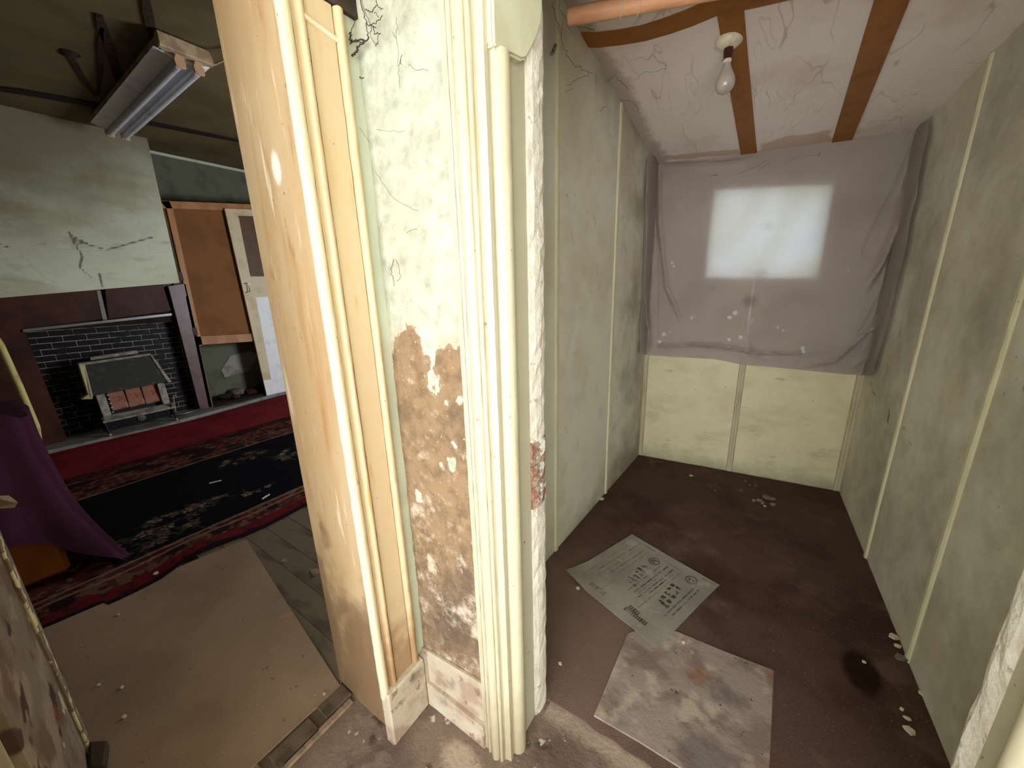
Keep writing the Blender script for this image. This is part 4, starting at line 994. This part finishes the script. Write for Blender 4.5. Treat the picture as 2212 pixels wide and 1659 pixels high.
# ---- cupboard beside the chimney breast
cu = empty('cupboard', (-6.2, 2.2, 0), 'tall built-in cupboard with brown board front and an opened white door', 'cupboard')
XC = -6.10
def oc(px, py, x=XC): return at_x(px, py, x)
slab('stile', [oc(346, 434), oc(366, 434), oc(374, 452), oc(438, 745), oc(428, 750), oc(360, 452)], (-.04, 0, 0), M['timber'], cu, .003)
slab('stile', [oc(401, 640), oc(407, 640), oc(459, 884), oc(453, 888)], (-.04, 0, 0), M['timber'], cu)
slab('rail', [oc(344, 433), oc(620, 444), oc(622, 459), oc(350, 450)], (-.04, 0, 0), M['timber'], cu, .003)
slab('rail', [oc(420, 727), oc(600, 718), oc(602, 734), oc(424, 746)], (-.05, 0, 0), M['timber'], cu, .003)
slab('board_panel', [oc(352, 444, XC - .025), oc(625, 452, XC - .025), oc(640, 728, XC - .025), oc(418, 738, XC - .025)], (-.012, 0, 0), M['brownboard'], cu)
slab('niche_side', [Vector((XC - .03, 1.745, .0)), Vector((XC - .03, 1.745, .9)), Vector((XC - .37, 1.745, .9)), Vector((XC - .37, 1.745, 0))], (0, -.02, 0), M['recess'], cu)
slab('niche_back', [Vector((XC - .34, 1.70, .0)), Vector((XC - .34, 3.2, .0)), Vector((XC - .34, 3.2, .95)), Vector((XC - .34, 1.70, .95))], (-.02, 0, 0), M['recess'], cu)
slab('render_patch', [oc(478, 800, XC - .33), oc(498, 768, XC - .33), oc(540, 758, XC - .33), oc(565, 770, XC - .33), oc(566, 795, XC - .33), oc(520, 806, XC - .33), oc(485, 815, XC - .33)], (-.006, 0, 0), M['patch'], cu)
box('niche_floor', XC - .36, XC - .02, 1.74, 3.2, .0, .05, M['soot'], cu)
dr = slab('door', [oc(485, 450, XC + .035), oc(640, 456, XC + .035), oc(690, 826, XC + .035), oc(577, 858, XC + .035)], (-.03, 0, 0), M['doorcream'], cu, .003)
slab('lower_panel', [oc(552, 642, XC + .039), oc(680, 634, XC + .039), oc(690, 806, XC + .039), oc(586, 822, XC + .039)], (-.006, 0, 0), M['doorwhite'], dr, .002)
slab('lower_rail', [oc(569, 822, XC + .037), oc(690, 806, XC + .037), oc(690, 828, XC + .037), oc(577, 857, XC + .037)], (-.004, 0, 0), M['doorwhite'], dr)
slab('glass_panel', [oc(515, 466, XC + .037), oc(630, 470, XC + .037), oc(650, 598, XC + .037), oc(541, 597, XC + .037)], (-.004, 0, 0), M['doorglass'], dr)
h0, h1 = oc(526, 620, XC + .036), oc(528, 633, XC + .036)
hb_ = [oc(527, 613, XC + .036), oc(537, 611, XC + .075), oc(540, 630, XC + .075), oc(530, 632, XC + .036)]
tube('handle', hb_, .006, M['steel'], dr, n=6)
for px, py in ((390, 597), (421, 716)):
    p = oc(px, py); o = box('hinge', XC + .001, XC + .006, p.y - .022, p.y + .022, p.z - .05, p.z + .05, M['surround'], cu)
# rubbish in the niche bottom
rn = random.Random(4)
def lump(name, c, r, mat, seed, label=None, cat=None, group=None, flat=.6):
    q = random.Random(seed); bm = bmesh.new(); bmesh.ops.create_icosphere(bm, subdivisions=1, radius=r)
    for v in bm.verts: v.co = Vector((v.co.x * q.uniform(.7, 1.2), v.co.y * q.uniform(.7, 1.2), v.co.z * flat * q.uniform(.7, 1.2)))
    zmin = min(v.co.z for v in bm.verts)
    for v in bm.verts: v.co.z -= zmin
    me = bpy.data.meshes.new(name); bm.to_mesh(me); bm.free(); me.materials.append(M[mat])
    return tag(link(name, me, c), label, cat, group)
for k, (y, x, r, m) in enumerate(((1.95, -6.30, .09, 'soot'), (2.12, -6.34, .12, 'greychip'), (2.28, -6.30, .10, 'surround'), (2.42, -6.33, .09, 'soot'), (2.05, -6.22, .06, 'darkwood'))):
    lump('rubble_lump', (x, y, .05), r, m, k, ['sooty rubble lump at the left end of the cupboard niche', 'largest grey rubble lump in the middle of the cupboard niche', 'reddish-brown rubble lump in the cupboard niche', 'sooty rubble lump nearest the white cupboard door', 'small dark wood lump at the front of the cupboard niche'][k], 'rubble', 'rubble in the cupboard niche')

# ---- twin tube lamp on the room ceiling
lz = 3.10
fx0, fx1 = -5.70, -3.62
lp = empty('tube_lamp', (-4.5, 1.36, 3.25), 'dusty twin fluorescent tube lamp fixed to the dark ceiling', 'ceiling lamp')
ya = 1.385
slab('body', [Vector((fx1, ya - .17, 3.15)), Vector((fx1, ya + .10, 3.15)), Vector((fx1, ya + .10, 3.243)), Vector((fx1, ya - .17, 3.243))], (fx0 - fx1, 0, 0), M['lampmetal'], lp, .008)
slab('end_cap', [Vector((fx1 + .03, ya - .19, 3.145)), Vector((fx1 + .03, ya + .13, 3.145)), Vector((fx1 + .03, ya + .13, 3.235)), Vector((fx1 + .03, ya - .19, 3.235))], (-.05, 0, 0), M['lampmetal'], lp, .008)
slab('reflector', [Vector((fx1 - .05, ya - .20, 3.16)), Vector((fx1 - .05, ya - .10, 3.125)), Vector((fx1 - .05, ya + .05, 3.125)), Vector((fx1 - .05, ya + .13, 3.16))], (fx0 - fx1 + .1, 0, 0), M['doorwhite'], lp, .004)
for s in (-.075, .035):
    tube('tube', [(fx0 + .05, ya + s, lz - .01), (fx0 + .08, ya + s, lz), (fx1 - .06, ya + s, lz)], .026, M['tubeglass'], lp, n=14, taper=lambda t: .8 if t == 0 else 1)
    for x in (fx0 + .04, fx1 - .035):
        slab('lampholder', [Vector((x, ya + s - .032, lz - .032)), Vector((x, ya + s + .032, lz - .032)), Vector((x, ya + s + .036, lz + .01)), Vector((x, ya + s + .016, lz + .06)), Vector((x, ya + s - .016, lz + .06)), Vector((x, ya + s - .036, lz + .01))], (.025, 0, 0), M['lampholder'], lp, .006)
tube('flex', [(fx1 + .02, ya + .13, 3.16), (fx1 + .12, ya + .2, 3.20), (fx1 + .3, ya + .24, 3.24)], .008, M['lampholder'], lp, n=6)

# ---- throw over a low seat, left edge
bx = empty('low_seat', (-3.3, -.2, 0), 'orange-brown seat base showing below the purple throw', 'seat')
box('seat_base', -3.60, -3.06, -.62, .07, .035, .34, M['orange'], bx, .02)
box('plinth', -3.56, -3.11, -.58, .03, .024, .036, M['soot'], bx)
box('seat_block', -3.62, -3.10, -.64, .06, .345, .90, M['purple'], bx, .03)
path = [(-3.0, -.75), (-3.0, -.5), (-3.0, -.25), (-3.0, -.10), (-3.005, 0), (-3.01, .06), (-3.03, .10), (-3.07, .125), (-3.15, .13), (-3.3, .13), (-3.5, .13), (-3.66, .13)]
def throw(u, v):
    p = poly_at([Vector((a, b, 0)) for a, b in path], u)
    t = min(1, max(0, (p.y + .12) / .22)); side = 1 if p.x < -3.05 else 0
    hem = .34 - .10 * t if not side else .015
    k = max(0, min(1, (u - .50) / .08)); hem = (.34 - .10 * min(1, max(0, (p.y + .12) / .2))) * (1 - k) + .03 * k
    ztop = .93 + .16 * max(0, min(1, (.10 - p.y) / .2)) if p.y < .12 else .93
    if v < .25:      # over the top
        q = v / .25; ins = (1 - q)
        c = Vector((-3.33, -.35, 0)); pp = p.lerp(c, ins * .9)
        return (pp.x, pp.y, ztop + .03 * ins + .012 * math.sin(q * math.pi))
    q = (v - .25) / .75
    z = ztop + (hem - ztop) * q
    cor = math.exp(-((u - .62) / .09) ** 2)
    out = q ** 2.2 * (.17 * cor + .02) + .018 * q * math.sin(u * 46) + .01 * math.sin(u * 17 + q * 3)
    d = Vector((.75, 1, 0)).normalized() if .5 < u < .75 else (Vector((1, 0, 0)) if u <= .5 else Vector((0, 1, 0)))
    fold = .022 * math.exp(-((u - .575 - .02 * q) / .012) ** 2)
    return (p.x + d.x * (out - fold), p.y + d.y * (out - fold), z)
th_ = grid('purple_throw', 150, 70, throw, M['purple'])
tag(th_, 'dark purple throw draped over the seat at the left edge', 'blanket')
sb = at_x(92, 1020, -3.70)
o = tube('bamboo_stick', [at_x(-60, 660, -3.70), at_x(0, 745, -3.70), at_x(40, 832, -3.70), at_x(78, 922, -3.70), sb, Vector((-3.70, sb.y + .01, .03))], .017, M['stick'], n=8)
tag(o, 'yellowish bamboo stick leaning behind the purple throw', 'stick')

# ---- open peeling door at the left jamb
d1 = empty('door_1', (-1.5, -.1, 0), 'open door with peeling brown paint at the lower left corner', 'door', kind='structure')
e0, e1 = Vector((-1.215, -.118, .018)), Vector((-1.82, -.060, .018))
dv = (e1 - e0).normalized(); nv_ = Vector((-dv.y, dv.x, 0)); nv_ = -nv_ if nv_.y > 0 else nv_
slab('leaf', [e0, e1, e1 + nv_ * .04, e0 + nv_ * .04], (0, 0, 2.1), M['peeling'], d1, .003)
slab('stile', [e0 - nv_ * .004 + dv * .50, e1 - nv_ * .004, e1 + nv_ * .002, e0 + nv_ * .002 + dv * .50], (0, 0, 2.1), M['peeling'], d1, .002)
slab('paint_ridge', [e0 - nv_ * .010 + dv * .50, e0 - nv_ * .010 + dv * .545, e0 - nv_ * .003 + dv * .545, e0 - nv_ * .003 + dv * .50], (0, 0, 2.0), M['flaky'], d1, .002)
kp = at_x(30, 1080, -1.76); kb = Vector((-1.76, -.066, kp.z))
slab('latch', [Vector((-1.76, -.066, kp.z + .01)), Vector((-1.76, -.020, kp.z - .012)), Vector((-1.755, -.012, kp.z + .004)), Vector((-1.70, -.018, kp.z + .038)), Vector((-1.60, -.030, kp.z + .075)), Vector((-1.62, -.070, kp.z + .06))], (0, .004, -.014), M['palewood'], d1, .002)
slab('latch_hole', [Vector((-1.745, -.026, kp.z + .006)), Vector((-1.738, -.020, kp.z + .012)), Vector((-1.715, -.026, kp.z + .026)), Vector((-1.722, -.032, kp.z + .018))], (.004, .006, .002), M['soot'], d1)
t5 = empty('trim_5', (-1.05, -.14, 0), 'pale flaking jamb post at the lower left corner', 'door jamb', kind='structure')
box('jamb_post', XL - .003, XR + .01, -.148, -.137, 0, 2.33, M['ivory_grey'], t5, .003)
o = slab('wood_block', [Vector((-1.735, -.058, .05)), Vector((-1.685, -.022, .05)), Vector((-1.59, -.045, .05)), Vector((-1.62, -.074, .05))], (0, 0, -.032), M['darkwood'], None, .005)
tag(o, 'dark splintered wood block lying by the open peeling door', 'wood block')

# ================================================================== SMALL THINGS
def flake(px, py, s, seed, mat, label, cat, group, z=.008, h=.006):
    s = s * .8; q = random.Random(seed); c = at_z(px, py, z); n = 6; a0 = q.uniform(0, 6)
    pts = [c + Vector((math.cos(a0 + i * 6.283 / n) * s * q.uniform(.55, 1.1), math.sin(a0 + i * 6.283 / n) * s * q.uniform(.45, .9), 0)) for i in range(n)]
    return tag(slab(name_of[cat], pts, (q.uniform(-.002, .002), 0, h), M[mat]), label, cat, group)
name_of = {'plaster chip': 'plaster_chip', 'paint flake': 'paint_flake', 'rubble piece': 'rubble_piece', 'paper scrap': 'paper_scrap'}
flake(1299, 1078, .028, 1, 'chip', 'white plaster chip at the foot of the second left batten', 'plaster chip', None, .012)
flake(1493, 1028, .018, 2, 'chip', 'lone small white chip in front of the rear alcove wall', 'plaster chip', None, .012)
for k, (px, py, s) in enumerate(((1655, 1076, .035), (1668, 1080, .028), (1640, 1083, .022), (1670, 1092, .025), (1628, 1083, .015), (1648, 1089, .016))):
    flake(px, py, s, 10 + k, 'greychip', 'grey rubble piece in the small heap near the rear wall', 'rubble piece', 'rubble heap near the rear alcove wall', .012, .018)
flake(1652, 1094, .014, 3, 'chip', 'bright white chip in front of the small rubble heap', 'plaster chip', None, .014)
for k, (px, py, s) in enumerate(((1610, 1040, .014), (1620, 1048, .012), (1632, 1050, .014), (1545, 1060, .012), (1600, 1060, .012))):
    flake(px, py, s, 30 + k, 'greychip', 'tiny crumb scattered between rubble heap and rear alcove wall', 'rubble piece', 'crumbs by the rear alcove wall', .011, .006)
flake(1930, 1376, .026, 5, 'chip', 'pale oblong paint flake by the right alcove wall, farthest of three', 'paint flake', None, .012)
flake(1940, 1397, .018, 6, 'chip', 'small square paint flake in the middle by the right wall', 'paint flake', None, .012)
flake(1944, 1423, .034, 7, 'greychip', 'larger grey-pink crust under the foot of the right-hand batten', 'paint flake', None, .012, .010)
flake(1992, 1499, .018, 8, 'chip', 'curled pale flake touching the right alcove wall', 'paint flake', None, .012)
flake(1948, 1533, .010, 9, 'chip', 'tiny pale flake above the long one near the lower right', 'paint flake', None, .012)
flake(1959, 1553, .014, 12, 'chip', 'small bright flake just above the long pinkish flake', 'paint flake', None, .012)
flake(1966, 1580, .026, 13, 'chip', 'long pinkish flake nearest the right-hand jamb', 'paint flake', None, .012)
flake(1866, 1431, .010, 14, 'chip', 'small chip at the edge of the dark carpet spill', 'plaster chip', None, .012)
flake(1249, 1272, .014, 15, 'chip', 'white chip under the curled corner of the printed sheet', 'plaster chip', None, .012)
flake(1210, 1435, .012, 16, 'chip', 'white chip on the carpet beside the whitewashed brick edge', 'plaster chip', None, .012)
flake(1477, 1389, .010, 17, 'chip', 'white crumb on the mottled floor tile', 'plaster chip', None, .014)
flake(1104, 1604, .012, 18, 'chip', 'white lump at the foot of the ivory architrave', 'plaster chip', None, .004, .012)
for k, (px, py, s) in enumerate(((263, 1486, .010), (270, 1548, .012), (213, 1480, .008), (257, 1328, .008), (700, 1500, .01))):
    flake(px, py, s, 50 + k, 'chip', 'tiny white crumb on the brown hardboard sheet', 'plaster chip', 'crumbs on the hardboard sheet', .018, .004)
flake(338, 1238, .022, 60, 'chip', 'small tan paper scrap on the near red rug border', 'paper scrap', None, .05, .002)
flake(613, 1212, .026, 61, 'palewood', 'small tan scrap lying on the bare floorboards', 'paper scrap', None, .005, .004)
flake(683, 1236, .05, 62, 'palewood', 'pale torn card lying on floorboards by the cream jamb', 'paper scrap', None, .005, .004)
for (a, b, lab) in (((452, 1044), (478, 1038), 'short white straw lying on the navy rug field'), ((566, 1078), (582, 1068), 'bent white straw near the right end of the rug')):
    o = tube('straw', [at_z(*a, .024), at_z(*b, .024)], .006, M['chip'], n=6); tag(o, lab, 'straw')

# ---- cobwebs
def web(name, paths, label, mat='web'):
    o = tubes(name, paths, M[mat]); return tag(o, label, 'cobweb', kind='stuff')
def strand(pts, plane, r, seed, jit=.0022, off=.0, seg=5):
    q = random.Random(seed); P3 = [plane(*p) for p in pts]; out = []
    for a, b in zip(P3[:-1], P3[1:]):
        for i in range(seg):
            out.append(a.lerp(b, i / seg) + Vector((q.uniform(-jit, jit), q.uniform(-jit, jit), q.uniform(-jit, jit))))
    out.append(P3[-1]); return (out, r * .62)
pw = lambda px, py: at_y(px, py, YF - .022)
S = []
k = 0
for pts, r in (([(770, -30), (782, 20), (792, 52), (812, 60)], .0016), ([(772, -25), (790, 30), (803, 55), (800, 75)], .0011), ([(790, 45), (793, 72), (796, 80)], .0014), ([(797, 78), (788, 92), (774, 100), (772, 112), (762, 119)], .0024),
        ([(775, 100), (765, 118), (760, 120)], .0034), ([(800, 56), (818, 44), (826, 33)], .0013), ([(790, 20), (800, 28), (808, 22), (814, 6), (812, -10)], .0013), ([(814, 4), (820, 18), (828, 20)], .0010), ([(808, 25), (818, 36)], .0009),
        ([(806, 58), (810, 72), (822, 72)], .0015), ([(800, 78), (812, 100), (816, 92), (818, 75)], .0010), ([(771, 20), (766, 45), (758, 70), (757, 84)], .0013), ([(757, 70), (757, 84)], .0026), ([(738, 0), (740, 40), (746, 70)], .0009),
        ([(684, 78), (692, 88), (716, 92), (744, 93), (776, 90), (790, 88)], .0018), ([(755, 86), (765, 90), (785, 86)], .0028), ([(698, 60), (718, 90)], .0009), ([(722, 30), (722, 50), (716, 60)], .0011), ([(735, 98), (740, 106)], .0024), ([(776, 168), (786, 168)], .0018),
        ([(855, 40), (858, 90), (862, 150), (864, 190)], .0006), ([(848, 70), (856, 84)], .0006), ([(882, 138), (895, 150), (925, 152)], .0006), ([(866, 120), (868, 140)], .0009), ([(865, 128), (862, 142)], .0007),
        ([(690, 110), (740, 100)], .0006), ([(758, 250), (785, 290), (800, 310)], .0006), ([(700, 225), (740, 270), (752, 300)], .0006), ([(815, 280), (850, 284), (875, 283)], .0005), ([(810, 370), (820, 385), (850, 430), (905, 456)], .0006),
        ([(852, 558), (844, 585), (850, 605), (852, 618)], .0011), ([(857, 560), (862, 580), (866, 600), (856, 606)], .0008), ([(880, 502), (900, 495)], .0007)):
    S.append(strand(pts, pw, r, k)); k += 1
web('cobweb', S, 'tangled dark cobweb at the top of the pale green pier', 'webdark')
pq = lambda px, py: at_x(px, py, left_x(2.0) + .012)
S = []
for pts, r in (([(1192, 10), (1200, 40), (1210, 70), (1222, 110), (1240, 140), (1272, 156)], .0014), ([(1225, 185), (1245, 172), (1262, 165), (1280, 158)], .0011), ([(1286, 160), (1288, 182)], .0015), ([(1205, 0), (1215, 40), (1212, 80)], .0011), ([(1215, 30), (1236, 72)], .0012),
        ([(1295, 242), (1310, 228)], .0012), ([(1340, 290), (1352, 280)], .002), ([(1340, 300), (1352, 292), (1348, 304)], .0018), ([(1342, 245), (1358, 258), (1372, 285)], .0016), ([(1240, 190), (1222, 200)], .0008)):
    S.append(strand(pts, pq, r, k, .006)); k += 1
web('cobweb', S, 'thin dusty cobweb on the upper left alcove wall')
pz = lambda px, py: on_ceil(px, py) - Vector((0, 0, .012))
S = []
for pts, r in (([(1270, 105), (1285, 120), (1293, 142)], .0014), ([(1310, 170), (1330, 158), (1345, 172), (1356, 188)], .0013), ([(1340, 210), (1370, 215), (1383, 240)], .0010), ([(1370, 168), (1395, 150), (1440, 142)], .0008), ([(1250, 50), (1270, 55), (1285, 60)], .0012)):
    S.append(strand(pts, pz, r, k, .005)); k += 1
web('cobweb', S, 'faint cobweb threads along the left edge of the alcove ceiling')
pb_ = lambda px, py: bk(px, py, .10)
S = []
for pts, r in (([(1590, 377), (1630, 362), (1658, 348)], .0010), ([(1640, 364), (1662, 352)], .0012), ([(1535, 382), (1545, 378), (1550, 380)], .002), ([(1770, 330), (1768, 338)], .002), ([(1700, 348), (1730, 338), (1768, 334)], .0008)):
    S.append(strand(pts, pb_, r, k, .004)); k += 1
web('cobweb', S, 'few loose cobweb threads across the top of the dust sheet')
o = tube('cable_stub', [at_x(1200, 98, left_x(1.66) + .02), at_x(1196, 108, left_x(1.66) + .03), at_x(1192, 116, left_x(1.66) + .035)], .007, M['palewood'], n=6); tag(o, 'small broken cable stub high on the first left batten', 'cable stub')
